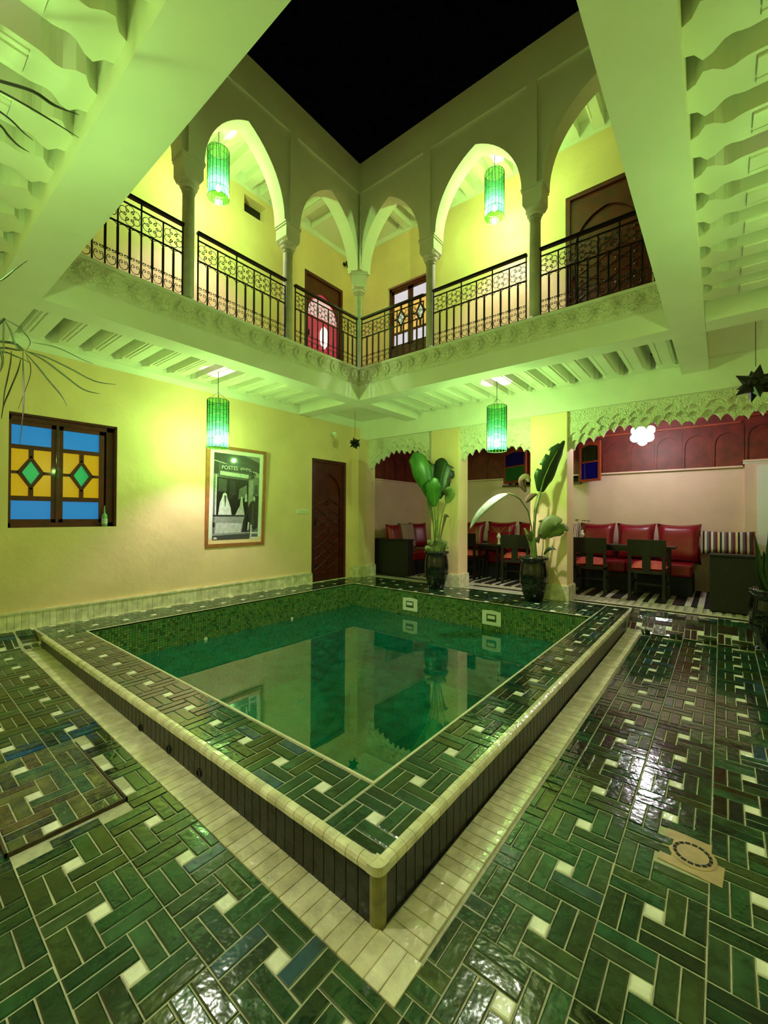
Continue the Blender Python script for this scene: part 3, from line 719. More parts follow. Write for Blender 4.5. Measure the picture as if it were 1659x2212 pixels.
for i in range(n+1):
    x = RX1+.17-.027-(i+.0)*.0562
    if x < RX0: break
    y = .992; z = floor_z(x, y)
    link('paving_brick', pb, pool, (x, y, z+.002), (rnd.gauss(0,.006), -math.atan((floor_z(x+.05,y)-floor_z(x-.05,y))/.1), rnd.gauss(0,.008)))
for i in range(int((RY1-RY0)/.0562)+1):
    y = RY0+.03+i*.0562; z = floor_z(-.78, y)
    link('paving_brick', pb, pool, (-.785, y, z+.002), (rnd.gauss(0,.006), 0, PI/2+rnd.gauss(0,.008)))
cn = MB(); q8 = [(.030*math.sin(a), -.030*math.cos(a)) for a in [PI/2*i/5 for i in range(6)]]
cn.prism([(-.024, -.031, -.0265), (0, -.031, -.0265)] + [(x+.0, y, -.0265) for x, y in q8[1:]] + [(.031, .024, -.0265), (-.024, .024, -.0265)], (0, 0, .031))
cn.build('edging_brick', CREAMT, pool, (RX1-.02, RY0+.02, 0))
# small drain pipes in the curb side
for x in (-2.35, -2.72, -2.02):
    MB().lathe([(.016,-.012),(.022,-.012),(.022,.004),(.016,.004),(.016,-.012)], 14).build('pipe_hole', mat('pipe_dark', (24,22,18), .5), pool, (x, RY0-.008, -.13)).rotation_euler = (PI/2, 0, 0)
# skimmer frames on the far basin wall
for x, z in ((-3.67, -.19), (-2.36, -.19)):
    q = MB(); 
    q.prism([(-.13,0,-.095), (.13,0,-.095), (.13,0,.085), (0,0,.1), (-.13,0,.085)], (0, -.014, 0)); q.box(-.068, .068, -.017, -.008, -.048, .048, 1); q.box(-.05, .05, -.022, -.008, -.012, .03)
    q.build('skimmer_frame', [PLASTIC, mat('skimmer_slot', (60, 90, 50), .5)], pool, (x, IY1, z))
for y in (3.9, 2.6): MB().lathe([(.0,.006),(.014,.007),(.022,.009),(.022,.012),(0,.012)], 16).build('jet_fitting', PLASTIC, pool, (IX0, y, -.345)).rotation_euler = (0, PI/2, 0)
wt = MB().quad((IX0,IY0,-.36), (IX1,IY0,-.36), (IX1,IY1,-.36), (IX0,IY1,-.36)).build('pool_water', WATER, kind='stuff', label='still green water reflecting the wall poster inside the pool', cat='water')

# threshold to the alcove
th = MB().box(WX+.04, 1.3, 6.02, 6.07, -.01, .006, 0).box(-1.58, 1.3, 6.10, 6.17, -.01, .005, 1).box(-3.2, -2.2, 6.32, 6.38, -.01, .005, 1).box(WX+.1, -3.85, 6.3, 6.36, -.01, .005, 1)
th.box(-1.58, 1.3, 6.19, 6.24, -.01, .005, 0)
x = -5.3; 
while x < 1.2:
    th.box(x, x+.055, 6.42 if x < -1.62 else 6.27, 6.60, -.01, .0045, 0); x += .092
TH = th.build('trim_8', [EDGE, mat('dark_border', (40, 36, 30), .4)], kind='structure')
rug = MB().box(-2.5, 2.5, -.72, .72, 0, .012).build('rug', RUG, None, (-2.35, 7.345, 0), label='black and cream striped woven rug under the alcove tables', cat='rug')

# ================================================================== windows and doors
# window_1: stained glass on the left wall
W1 = link('window_1', None, None, (WX-.05, 0, 0), kind='structure')
m = MB()
y0, y1, z0, z1 = .88, 1.82, 1.01, 2.15
X0, X1 = -.07, -.01
m.box(X0, X1, y0, y1, z1-.07, z1); m.box(X0, X1, y0, y1, z0, z0+.05); m.box(X0, X1, y0, y0+.03, z0, z1); m.box(X0, X1, y1-.09, y1, z0, z1)
m.box(X0, .03, y1-.022, y1-.0, z0, z1); m.box(X0, .03, y0, y1, z1-.022, z1)
m.build('frame', WOOD, W1, bevel=.003)
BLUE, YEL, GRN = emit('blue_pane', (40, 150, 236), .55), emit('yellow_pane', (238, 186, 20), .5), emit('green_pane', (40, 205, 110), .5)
def sash(ya, yb, parent, xb, za=1.045, zb=2.09, pa=None, yax=True):
    """sash with a clipped lattice; panes are prisms, bars fill the rest"""
    s = MB(); pm = pa[0]; bar = .048
    f = lambda a, z, d=0: (xb+d, a, z) if yax else (a, xb+d, z)
    dv = lambda t: (t, 0, 0) if yax else (0, t, 0)
    def bx(a, b, c, d, t0=0, t1=.03): s.box(xb+t0, xb+t1, a, b, c, d) if yax else s.box(a, b, xb+t0, xb+t1, c, d)
    i0, i1 = ya+bar, yb-bar; H = zb-za; t1, t2, t3, t4 = za+.05, za+.05+.187*H/1.045, za+.285*H/1.045, za+.757*H/1.045
    t5, t6 = za+.80*H/1.045, zb-.05
    bx(ya, yb, za, t1); bx(ya, yb, t6, zb); bx(ya, i0, za, zb); bx(i1, yb, za, zb); bx(i0, i1, t2, t3); bx(i0, i1, t4, t5)
    c, zc_ = (i0+i1)/2, (t3+t4)/2; dw, dh = (i1-i0)*.215, (t4-t3)*.255
    # lattice: short bars + lozenge ring
    bx(c-.02, c+.02, t3, zc_-dh-.03); bx(c-.02, c+.02, zc_+dh+.03, t4); bx(i0, c-dw-.03, zc_-.015, zc_+.015); bx(c+dw+.03, i1, zc_-.015, zc_+.015)
    o_, i_ = (dw+.042, dh+.055), (dw, dh)
    q = [(1,0),(0,1),(-1,0),(0,-1)]
    for k in range(4):
        a, b = q[k], q[(k+1) % 4]
        s.prism([f(c+a[0]*o_[0], zc_+a[1]*o_[1]), f(c+b[0]*o_[0], zc_+b[1]*o_[1]), f(c+b[0]*i_[0], zc_+b[1]*i_[1]), f(c+a[0]*i_[0], zc_+a[1]*i_[1])], dv(.03))
    so = s.build('sash', WOOD if yax else WOOD, parent)
    d0 = .008
    def pane(pts, mm): MB().prism([f(a, z, d0) for a, z in pts], dv(.006)).build('pane', mm, so)
    R = lambda a, b, z_, w_: [(a, z_), (b, z_), (b, w_), (a, w_)]
    pane(R(i0, i1, t1, t2), pm[0]); pane(R(i0, i1, t5, t6), pm[3])
    pane([(c+dw*1.02, zc_), (c, zc_+dh*1.02), (c-dw*1.02, zc_), (c, zc_-dh*1.02)], pm[2])
    for sa in (-1, 1):
        for sz in (-1, 1):
            ae = i0 if sa < 0 else i1; ze = t3 if sz < 0 else t4
            pane([(ae, zc_), (ae, ze), (c, ze), (c, zc_+sz*(dh+.01)), (c+sa*(dw+.01), zc_)][::1], pm[1])
    return so
sash(.852, 1.279, W1, -.05, pa=[[BLUE, YEL, GRN, BLUE]]); sash(1.283, 1.712, W1, -.05, pa=[[BLUE, YEL, GRN, BLUE]])
MB().box(-.05, -.01, 1.268, 1.294, 1.05, 2.09).build('meeting_stile', WOOD, W1, bevel=.004)
MB().box(-.02, -.004, 1.268, 1.294, 1.52, 1.62).build('latch', mat('old_brass', (96, 84, 50), .6, metal=.3), W1, bevel=.004)
MB().box(-.32, -.16, .8, 1.9, .95, 2.2).build('room_beyond', mat('room_dark', (20, 16, 14), .9), W1)

# upper stained glass (back wall)
W2 = link('window_2', None, None, (0, UW+.05, 0), kind='structure')
m = MB(); x0, x1, z0, z1 = -4.5, -3.62, ZF+.02, 5.07
m.box(x0, x1, .0, .06, z1-.06, z1); m.box(x0, x0+.05, 0, .06, z0, z1); m.box(x1-.05, x1, 0, .06, z0, z1); m.box(x0, x1, 0, .06, z0, z0+.75)
m.build('frame', WOOD, W2)
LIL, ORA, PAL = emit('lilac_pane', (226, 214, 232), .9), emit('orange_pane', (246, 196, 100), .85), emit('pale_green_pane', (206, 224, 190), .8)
sash(-4.45, -4.065, W2, .01, ZF+.77, 5.01, [[LIL, ORA, PAL, LIL]], False); sash(-4.055, -3.67, W2, .01, ZF+.77, 5.01, [[LIL, ORA, PAL, LIL]], False)
MB().box(-4.6, -3.5, .12, .3, ZF, 5.2).build('room_beyond', mat('room_dark', (20, 16, 14), .9), W2)

# carved doors
def door(name, w_, h, M_rot, loc, glass=False, light=1.0):
    """leaf in local x (width), front towards -y"""
    d = link(name, None, None, loc, M_rot, kind='structure')
    fr = MB(); f = .055
    fr.box(0, f, -.05, .03, 0, h); fr.box(w_-f, w_, -.05, .03, 0, h); fr.box(f, w_-f, -.05, .03, h-f, h)
    fr.build('frame', WOOD, d, bevel=.004)
    a0, a1, sp = f+.05, w_-f-.05, h-.62*w_/.84
    arch = arch_pts((a0+a1)/2, (a1-a0)/2, sp, .38*w_/.84, 10)
    pts = [(f, -.02, 0), (f, -.02, h-f), (w_-f, -.02, h-f), (w_-f, -.02, 0), (a1, -.02, 0)] + [(x, -.02, z) for x, z in arch[::-1]] + [(a0, -.02, 0)]
    MB().prism(pts, (0, .025, 0)).build('leaf_surround', WOOD, d)
    inner = MB().box(f, w_-f, .01, .03, 0, h-f)
    if not glass:
        inner.build('leaf', WOOD, d)
        st = MB().tube([(0,0,0),(0,-.006,0),(0,-.012,0)], [.02,.02,.008], 8).mesh('boss', WOOD)
        for i in range(4):
            for j in range(9):
                x = a0+.07+(a1-a0-.14)*i/3; z = .15+(sp-.1)*j/8
                link('boss', st, d, (x, .01, z))
                if i < 3 and j < 8:
                    pass
        lat = MB()
        for j in range(7):
            z = .3+(sp-.3)*j/6.5
            lat.tube([(a0+.02, .006, z-.1), ((a0+a1)/2, .006, z+.06), (a1-.02, .006, z-.1)], .007, 5)
            lat.tube([(a0+.02, .006, z+.06), ((a0+a1)/2, .006, z-.1), (a1-.02, .006, z+.06)], .007, 5)
        lat.build('carved_lattice', WOOD, d)
        MB().tube([(0,-.0,0),(0,-.02,0)], .014, 10).tube([(.028*math.sin(2*PI*k/14), -.022, -.03+.03*math.cos(2*PI*k/14)) for k in range(14)], .005, 6, closed=True).build('ring_knocker', METAL, d, ((a0+a1)/2, .0, h*.66))
    MB().tube([(0,0,0),(0,-.04,0)], .01, 8).box(-.012, .012, -.05, -.04, -.05, .05).build('handle', METAL, d, (a0-.02, -.02, h*.48))
    return d, a0, a1, sp, arch
# ground floor door (left wall, looking along -x): rotate so that local -y faces +x
door('door_1', .835, 2.12, (0, 0, PI/2), (WX-.06, 4.755, 0))
D2 = door('door_2', .90, 2.01, (0, 0, PI/2), (WX-.05, 4.57, ZF), glass=True)
dd, a0, a1, sp, arch = D2
gm = emit('red_lit_glass', (196, 60, 78), .75)
MB().prism([(a0, .004, .12), (a1, .004, .12)] + [(x, .004, z) for x, z in arch[::-1]], (0, .006, 0)).build('glass_panel', gm, dd)
MB().box(.055, .845, -.02, .005, 0, .12).build('kick_rail', WOOD, dd)
MB().prism([(x, .002, z) for x, z in arch_pts((a0+a1)/2, (a1-a0)/2-.004, sp-.02, .36, 10)], (0, .001, 0)).build('fanlight', emit('pink_lit_glass', (240, 196, 190), .9), dd)
lamp_m = emit('pink_lamp_glow', (255, 214, 200), 3.2)
g = MB().lathe([(0,-.2),(.03,-.19),(.05,-.15),(.07,-.13),(.07,-.1),(.085,-.08),(.085,.08),(.07,.1),(.05,.15),(0,.2)], 8)
g.build('lit_lantern', lamp_m, dd, ((a0+a1)/2+.03, -.0, 1.02))
door('door_3', .95, 2.01, (0, 0, 0), (-1.57, UW+.05, ZF))

# plaster switch plate, spot lights
t = thing('socket_plate', 'long white wall socket plate between poster and door', 'socket', (WX, 4.545, 1.207))
MB().box(0, .01, -.125, .125, -.035, .035).build('plate', PLASTIC, t, bevel=.003)
q = MB()
for k in range(3): q.box(.01, .014, -.1+.07*k, -.045+.07*k, -.022, .022)
q.build('switch', EDGE, t)
def spot(loc, label, mm, s=1):
    t = thing('wall_spotlight', label, 'spotlight', loc)
    MB().lathe([(.0,0),(.035,0),(.035,.012),(0,.012)], 14).build('mount', mm, t).rotation_euler = (0, PI/2, 0)
    MB().tube([(.01,0,0),(.05,0,-.03*s),(.08,0,-.04)], .008, 6).build('arm', mm, t)
    MB().lathe([(.0,-.05),(.03,-.05),(.033,.04),(.028,.045),(0,.035)], 14).build('head', mm, t, (.09, 0, -.03)).rotation_euler = (PI/2-.5, 0, .5)
    return t
spot((WX, 5.20, 2.60), 'small white spotlight high on the wall above the wooden door', PLASTIC)
spot((WX, 5.50, 5.76), 'small black spotlight high on the upper wall beside the corner column', IRON)

# bottle on the sill
t = thing('glass_bottle', 'tall pointed green glass bottle on the left window sill', 'bottle', (WX-.02, 1.705, 1.012))
MB().lathe([(0,0),(.026,0),(.028,.01),(.028,.12),(.02,.135),(.009,.15),(.007,.20),(.003,.235),(0,.237)], 16).build('body', mat('bottle_green', (120, 170, 110), .15, coat=.6), t, smooth=True)
MB().lathe([(.029,.03),(.0292,.08),(.029,.085)], 16).build('label_band', mat('pale_label', (210, 216, 190), .6), t)

# ================================================================== poster
po = thing('poster', 'framed black and white market poster hanging by the pool', 'poster', (WX+.01, 3.335, 1.40))
po.rotation_euler = (0, math.radians(2.2), 0)
hw, hh = .465, .70
m = MB()
for a, b, c, d in ((-hw, hw, hh-.045, hh), (-hw, hw, -hh, -hh+.045), (-hw, -hw+.045, -hh+.045, hh-.045), (hw-.045, hw, -hh+.045, hh-.045)): m.box(0, .03, a, b, c, d)
m.build('frame', FRAME, po, bevel=.004)
MB().box(.004, .012, -hw+.04, hw-.04, -hh+.04, hh-.04).build('mat_board', mat('poster_white', (238, 238, 230), .4), po)
G = [mat('print_%d' % i, (v, v, v), .3, coat=.5, var=.25, vscale=25) for i, v in enumerate((26, 52, 84, 124, 168, 214, 238))]
pr = MB(); LAY = [0]
def pp(pts, g_, lift=None):
    LAY[0] += 1; x = .0125 + LAY[0]*.00008
    pr.poly([(x, u*.36, v*.6) for u, v in pts], g_)      # u, v in -1..1 of the print
pp([(-1,-1),(1,-1),(1,1),(-1,1)], 3)
pp([(-1,.52),(1,.55),(1,.86),(.3,1),(-1,1)], 1); pp([(-1,.83),(.9,.62),(.9,.60),(-1,.815)], 5); pp([(-.4,.88),(.5,.84),(1,.72),(1,.86),(.2,.97)], 0)
pp([(-.8,.47),(.55,.43),(.58,.72),(-.8,.78)], 2); pp([(-.72,.62),(.5,.58),(.5,.68),(-.72,.75)], 1); pp([(-.74,.50),(.5,.46),(.5,.55),(-.74,.59)], 5)
pp([(.6,.45),(.78,.47),(.64,.72)], 1); pp([(.8,.62),(1,.6),(1,.5),(.85,.5)], 4)
pp([(-.86,-.42),(.5,-.42),(.5,.42),(-.86,.45)], 0); pp([(-.92,-.45),(-.86,-.45),(-.86,.5),(-.92,.5)], 5)
pp([(-.8,.12),(-.45,.12),(-.45,.4),(-.8,.42)], 2); pp([(-.35,.05),(-.05,.05),(-.1,.38),(-.3,.38)], 1); pp([(.05,-.05),(.45,0),(.42,.3),(.1,.2)], 3)
pp([(.52,-.4),(.72,-.4),(.72,.42),(.52,.42)], 4); pp([(.74,-.5),(1,-.5),(1,.35),(.74,.35)], 3); pp([(.8,-.3),(1,-.3),(1,.05),(.8,.05)], 1); pp([(.78,.1),(.95,.1),(.93,.3),(.8,.32)], 2)
pp([(-.78,-.42),(-.22,-.42),(-.26,-.26),(-.36,-.1),(-.42,-.02),(-.44,.06),(-.52,.1),(-.6,.07),(-.64,-.03),(-.72,-.14)], 6)
pp([(-.55,.03),(-.46,.03),(-.47,-.12),(-.49,-.26),(-.53,-.12)], 2)
pp([(-.05,-.42),(.36,-.42),(.3,-.24),(.24,-.1),(.14,-.2),(.04,-.3)], 5); pp([(.14,-.2),(.28,-.2),(.24,.02),(.18,.02)], 5); pp([(.34,-.1),(.46,-.1),(.44,.08),(.38,.1)], 5)
pp([(-1,-.46),(.5,-.46),(.5,-.43),(-1,-.42)], 1); pp([(-.92,-.8),(.3,-.8),(.35,-.46),(-.92,-.46)], 4); pp([(-.9,-.86),(.2,-.86),(.25,-.62),(-.85,-.6)], 5)
pp([(.25,-.84),(.62,-.84),(.6,-.6),(.8,-.8),(.98,-.72),(1,-.3),(.92,-.12),(.8,-.06),(.62,-.1),(.5,-.25),(.4,-.4),(.3,-.56)], 1)
pp([(.66,-.7),(.78,-.7),(.76,-.14),(.7,-.14)], 2); pp([(.42,-.76),(.5,-.76),(.52,-.4),(.46,-.36)], 0); pp([(.72,-.02),(.78,.05),(.84,-.02),(.8,-.1)], 5); pp([(.74,.05),(.82,.05),(.8,.09),(.76,.09)], 0)
pp([(-1,-1),(.6,-1),(.6,-.88),(-1,-.9)], 2); pp([(-1,-.9),(.7,-.86),(.6,-.83),(-1,-.85)], 4); pp([(.64,-1),(.7,-1),(.7,-.66),(.64,-.66)], 6); pp([(.7,-.88),(1,-.88),(1,-.84),(.7,-.84)], 6); pp([(.7,-1),(1,-1),(1,-.96),(.7,-.96)], 6)
pp([(.52,-.6),(.58,-.6),(.56,-.78),(.5,-.8)], 6); pp([(-1,-.7),(-.9,-.7),(-.9,-.6),(-1,-.58)], 1); pp([(-.96,-.98),(-.8,-.98),(-.82,-.94),(-.92,-.93)], 6)
pr.build('print', G, po)
tx = bpy.data.curves.new('sign_lettering', 'FONT'); tx.body = 'POSTES'; tx.size = .075; tx.align_x = 'LEFT'
to = bpy.data.objects.new('sign_lettering', tx); COL.objects.link(to)
tx.extrude = .0002
me_ = bpy.data.meshes.new_from_object(to); bpy.data.objects.remove(to); me_.materials.clear(); me_.materials.append(G[6])
link('sign_lettering', me_, po, (.0165, -.25, .382), (PI/2, 0, PI/2))
pa_ = MB()
for k in range(8): pa_.tube([(.0166, .04+.022*k+.008*math.cos(a), .40+.014*math.sin(a)*(1+.4*(k % 3))) for a in [i*PI/5 for i in range(8 if k % 2 else 6)]], .0022, 4)
pa_.build('arabic_lettering', G[6], po)

# ================================================================== lanterns
BULB = emit('bulb_white', (255, 250, 236), LANTERN_L); BULB2 = emit('bulb_dimmer', (255, 250, 236), LANTERN_L*.45); BULB3 = emit('bulb_medium', (255, 250, 236), LANTERN_L*.65)
def lantern(x, y, ztop, drop, label, bulb=BULB):
    """drop = length of cord above the tube; origin at the bottom of the tube"""
    H, R = .58, .122
    t = thing('pendant_lantern', label, 'lantern', (x, y, ztop-drop-H), 0, 'green glass pendant lanterns')
    MB().tube([(0,0,H+.1),(0,0,H+drop)], .004, 5).build('cord', IRON, t)
    m = MB()
    for k in range(3):
        a = 2*PI*k/3+.4; m.tube([(0,0,H+.1),(R*math.cos(a),R*math.sin(a),H)], .0022, 4)
    m.build('hanger', IRON, t)
    m = MB(); n = 28
    for i in range(n):
        a, b = 2*PI*i/n, 2*PI*(i+1)/n
        m.quad((R*math.cos(a),R*math.sin(a),0), (R*math.cos(b),R*math.sin(b),0), (R*math.cos(b),R*math.sin(b),H), (R*math.cos(a),R*math.sin(a),H))
    m.build('glass_tube', GGLASS, t)
    m = MB(); n = 18; r2 = R+.003
    for i in range(n):
        a = 2*PI*i/n; m.tube([(r2*math.cos(a), r2*math.sin(a), 0), (r2*math.cos(a), r2*math.sin(a), H)], .0034, 4)
    for z in (0, .1, .2, .3, .4, .5, H):
        m.tube([(r2*math.cos(2*PI*k/24), r2*math.sin(2*PI*k/24), z) for k in range(24)], .003, 4, closed=True)
    m.build('wire_cage', mat('green_wire', (30, 60, 20), .5), t)
    bz = .12
    MB().lathe([(0,-.03),(.016,-.026),(.028,-.01),(.03,.004),(.024,.02),(.014,.03),(.0,.031)], 14, (0,0,bz)).build('bulb', bulb, t, smooth=True)
    MB().lathe([(.0,.032),(.014,.034),(.014,.075),(0,.08)], 10, (0,0,bz)).tube([(0,0,bz+.08),(0,0,H+.1)], .003, 4).build('bulb_holder', IRON, t)
    return t
LN1 = lantern(-4.78, 2.70, ZJ, .36, 'green glass cage lantern hanging in front of the poster')
lantern(-2.27, 5.14, ZJ, .33, 'green glass cage lantern hanging before the carved arch between pillars')
lantern(-4.78, 2.68, 5.93, .34, 'green glass cage lantern in the left arch of the upper gallery')
lantern(-2.31, 5.14, 5.93, .30, 'green glass cage lantern in the right arch of the upper gallery')
lantern(-2.05, .05, ZJ, .36, 'green glass cage lantern under the near gallery, above the left floor', BULB3)
lantern(.50, 2.62, ZJ, .36, 'green glass cage lantern under the right gallery, beyond the right edge', BULB2)

# star lanterns
def star(x, y, z, ztop, R, label):
    t = thing('star_lantern', label, 'star ornament', (x, y, z), .3, 'dark metal star ornaments')
    m = MB(); v0 = Vector
    dirs = []
    phi = (1+5**.5)/2
    for a in (-1, 1):
        for b in (-1, 1):
            dirs += [v0((0,a,b*phi)), v0((a,b*phi,0)), v0((b*phi,0,a))]
    for d in dirs:
        d = d.normalized(); u = d.orthogonal().normalized(); w_ = d.cross(u); r = R*.30; base = R*.36
        ring = [d*base + (u*math.cos(2*PI*k/5)+w_*math.sin(2*PI*k/5))*r for k in range(5)]
        n = len(m.v); m.v += [tuple(p) for p in ring] + [tuple(d*R)]
        for k in range(5): m.face((n+k, n+(k+1) % 5, n+5))
    m.build('star_body', METAL, t)
    MB().lathe([(0,-R*.42),(R*.3,-R*.3),(R*.42,0),(R*.3,R*.3),(0,R*.42)], 10).build('core', METAL, t)
    MB().tube([(0,0,R*.9),(0,0,ztop-z)], .0025, 5).build('cord', IRON, t)
star(-4.9, 5.28, 2.385, ZJ+.03, .115, 'small dark metal star hanging beside the corner pilaster')
star(.232, 4.9, 2.32, ZJ, .17, 'large dark metal star hanging at the right edge above the sofas')

# alcove globe
gl = thing('globe_lamp', 'glowing white faceted glass globe hanging over the alcove tables', 'lamp', (-.885, 7.0, 2.335))
bm = bmesh.new(); bmesh.ops.create_icosphere(bm, subdivisions=1, radius=.15)
GM = emit('globe_glow', (250, 246, 250), GLOBE_L)
m = MB()
for v in bm.verts: 
    p = v.co.normalized()*.105
    k = MB(); m2 = bmesh.new(); bmesh.ops.create_icosphere(m2, subdivisions=2, radius=.062)
    n = len(m.v); m.v += [tuple(p+q.co) for q in m2.verts]
    for f_ in m2.faces: m.face([n+q.index for q in f_.verts])
    m2.free()
bm.free()
m.build('glass_globe', GM, gl)
q = MB()
for k in range(10):
    a = 2*PI*k/10; q.tube([(.155*math.cos(a)*math.cos(b), .155*math.sin(a)*math.cos(b), .155*math.sin(b)) for b in [math.radians(-70+35*i) for i in range(5)]], .0022, 4)
q.build('leading', IRON, gl)
MB().tube([(0,0,.14),(0,0,.585)], .004, 5).build('cord', IRON, gl)

# ================================================================== casement sashes in the alcove
def casement(hx, hy, ex, ey, z0, z1, cols, label):
    L = math.hypot(ex-hx, ey-hy); t = thing('open_casement', label, 'window sash', (hx, hy, z0), math.atan2(ey-hy, ex-hx))
    H = z1-z0; f = .042; m = MB()
    m.box(0, f, -.016, .016, 0, H); m.box(L-f, L, -.016, .016, 0, H); m.box(f, L-f, -.016, .016, 0, f); m.box(f, L-f, -.012, .012, H*.5-.012, H*.5+.012)
    ar = [(f + (L-2*f)*i/8, H-f-.05+.045*math.sin(PI*i/8)) for i in range(9)]
    m.prism([(f, -.016, H), (f, -.016, ar[0][1])] + [(a, -.016, z) for a, z in ar[1:-1]] + [(L-f, -.016, ar[-1][1]), (L-f, -.016, H)], (0, .032, 0))
    m.build('frame', WOODO, t)
    for (a, b), c in zip(((f, H*.5), (H*.5, H-f)), cols):
        MB().box(f, L-f, -.002, .002, a, b).build('pane', c, t)
def cglass(name, c):
    m = mat(name, c, .03, spec=.8); return m
casement(-3.40, 8.05, -2.83, 7.72, 1.79, 2.43, (cglass('green_sash_glass', (40, 110, 50)), cglass('blue_sash_glass', (12, 14, 120))), 'open casement with blue and green glass mirroring the globe lamp')
casement(-1.99, 8.05, -1.60, 7.82, 1.76, 2.44, (cglass('blue_sash_glass', (12,14,120)), cglass('dark_green_sash_glass', (34, 46, 16))), 'open casement with green over blue glass right of the second pillar')

# ================================================================== sofas
def sofa(x, y, rot, L, D, label, seats, arm0=True, arm1=True, sh_=.42):
    """origin front left corner, local x along the length, y to the back"""
    t = thing('sofa', label, 'sofa', (x, y, .012), rot)
    MB().box(.012, L-.012, .03, D-.006, 0, .268).build('base', WICKER, t)
    MB().box(.015, L-.015, D-.12, D-.008, .27, .62).build('backrest', WICKER, t)
    s0, s1 = (.2 if arm0 else .0), (L-.2 if arm1 else L)
    if arm0: MB().box(-.0, .19, 0, D, .0, .66).build('arm', WICKER, t, bevel=.012); MB().box(-.012, .2, -.012, D, .662, .69).build('arm_top', WICKER, t, bevel=.006)
    if arm1: MB().box(L-.19, L, 0, D, .0, .66).box(L-.2, L+.015, -.015, D, .66, .69).build('arm', WICKER, t, bevel=.01)
    w_ = (s1-s0)/seats
    for i in range(seats): MB().box(s0+i*w_+.006, s0+(i+1)*w_-.006, .02, D-.13, .272, sh_+.03).build('seat_cushion', RED, t, bevel=.035)
    return t
sofa(-4.56, 6.36, PI/2, 1.0, .80, 'dark wicker sofa with red seat along the left alcove wall', 1, True, False)
sofa(-4.52, 7.32, 0, 4.2, .78, 'long dark wicker sofa with red seats along the alcove back wall', 5, False, False)
sofa(1.38-.48, 6.45, PI/2, 1.55, .0+1.02, 'black wicker sofa side-on at the right, below the striped bolster', 2, True, False)
# cushions
def cushion_mesh(w_, h, d, mm):
    m = MB(); n = 10
    def P(i, j, s_):
        u, v = -1+2*i/n, -1+2*j/n
        pin = 1-.10*(1-u*u)*1.0*abs(v)**3; pin2 = 1-.10*(1-v*v)*abs(u)**3
        th_ = d/2*((1-u**4)*(1-v**4))**.5
        return (u*w_/2*pin2, s_*th_, v*h/2*pin)
    for s_ in (-1, 1):
        b = len(m.v); m.v += [P(i, j, s_) for j in range(n+1) for i in range(n+1)]
        for j in range(n):
            for i in range(n):
                q = (b+j*(n+1)+i, b+j*(n+1)+i+1, b+(j+1)*(n+1)+i+1, b+(j+1)*(n+1)+i); m.face(q if s_ < 0 else q[::-1])
    return m.mesh('cushion', mm, smooth=True)
def cushion(x, y, z, w_, h, rz, lean, mm, label, group, d=.17):
    return link('cushion', cushion_mesh(w_, h, d, mm), None, (x, y, z), (-lean, 0, rz), label, 'cushion', group)
G1, G2 = 'cushions along the alcove back wall', 'cushions on the left sofa'
def bc(x, w_, h, mm, label, z=.76, y=7.86): cushion(x, y, z, w_, h, 0, .2, mm, label, G1)
bc(-4.02, .60, .58, RED, 'red cushion on the back sofa just right of the first pillar')
bc(-3.38, .58, .58, RED, 'red cushion on the back sofa behind the vase with dark red flowers')
cushion(-3.30, 7.58, .67, .50, .42, .12, .45, RED, 'brighter red cushion leaning in front of the others left of the vase', G1)
bc(-2.76, .56, .58, RED, 'red cushion on the back sofa half hidden by the arching leaf')
bc(-2.16, .48, .56, ZIG, 'pink and grey patterned cushion peeping out behind the second pillar')
bc(-1.66, .55, .60, RED, 'red cushion nearest the second pillar in the right arch', .75)
bc(-1.09, .55, .60, RED, 'red cushion in the middle of the three in the right arch', .75)
bc(-.52, .57, .62, RED, 'red cushion next to the striped bolster', .74)
cushion(.05, 7.88, .77, .66, .36, 0, .2, KILIM, 'long kilim bolster with wine, cream and grey stripes', G1, .2)
cushion(-5.02, 6.56, .74, .40, .5, PI/2-.1, .2, RED, 'red cushion behind the corner pilaster on the left sofa', G2)
cushion(-4.98, 6.92, .74, .42, .54, PI/2-.25, .2, ZIG, 'pink patterned cushion on the left sofa between two red ones', G2)
cushion(-4.93, 7.27, .74, .40, .54, PI/2-.5, .2, RED, 'dark red cushion at the right of the left sofa', G2)
cushion(-4.72, 7.86, .72, .5, .44, .25, .2, ZIG2, 'grey striped cushion in the corner behind the first plant pot', G2)

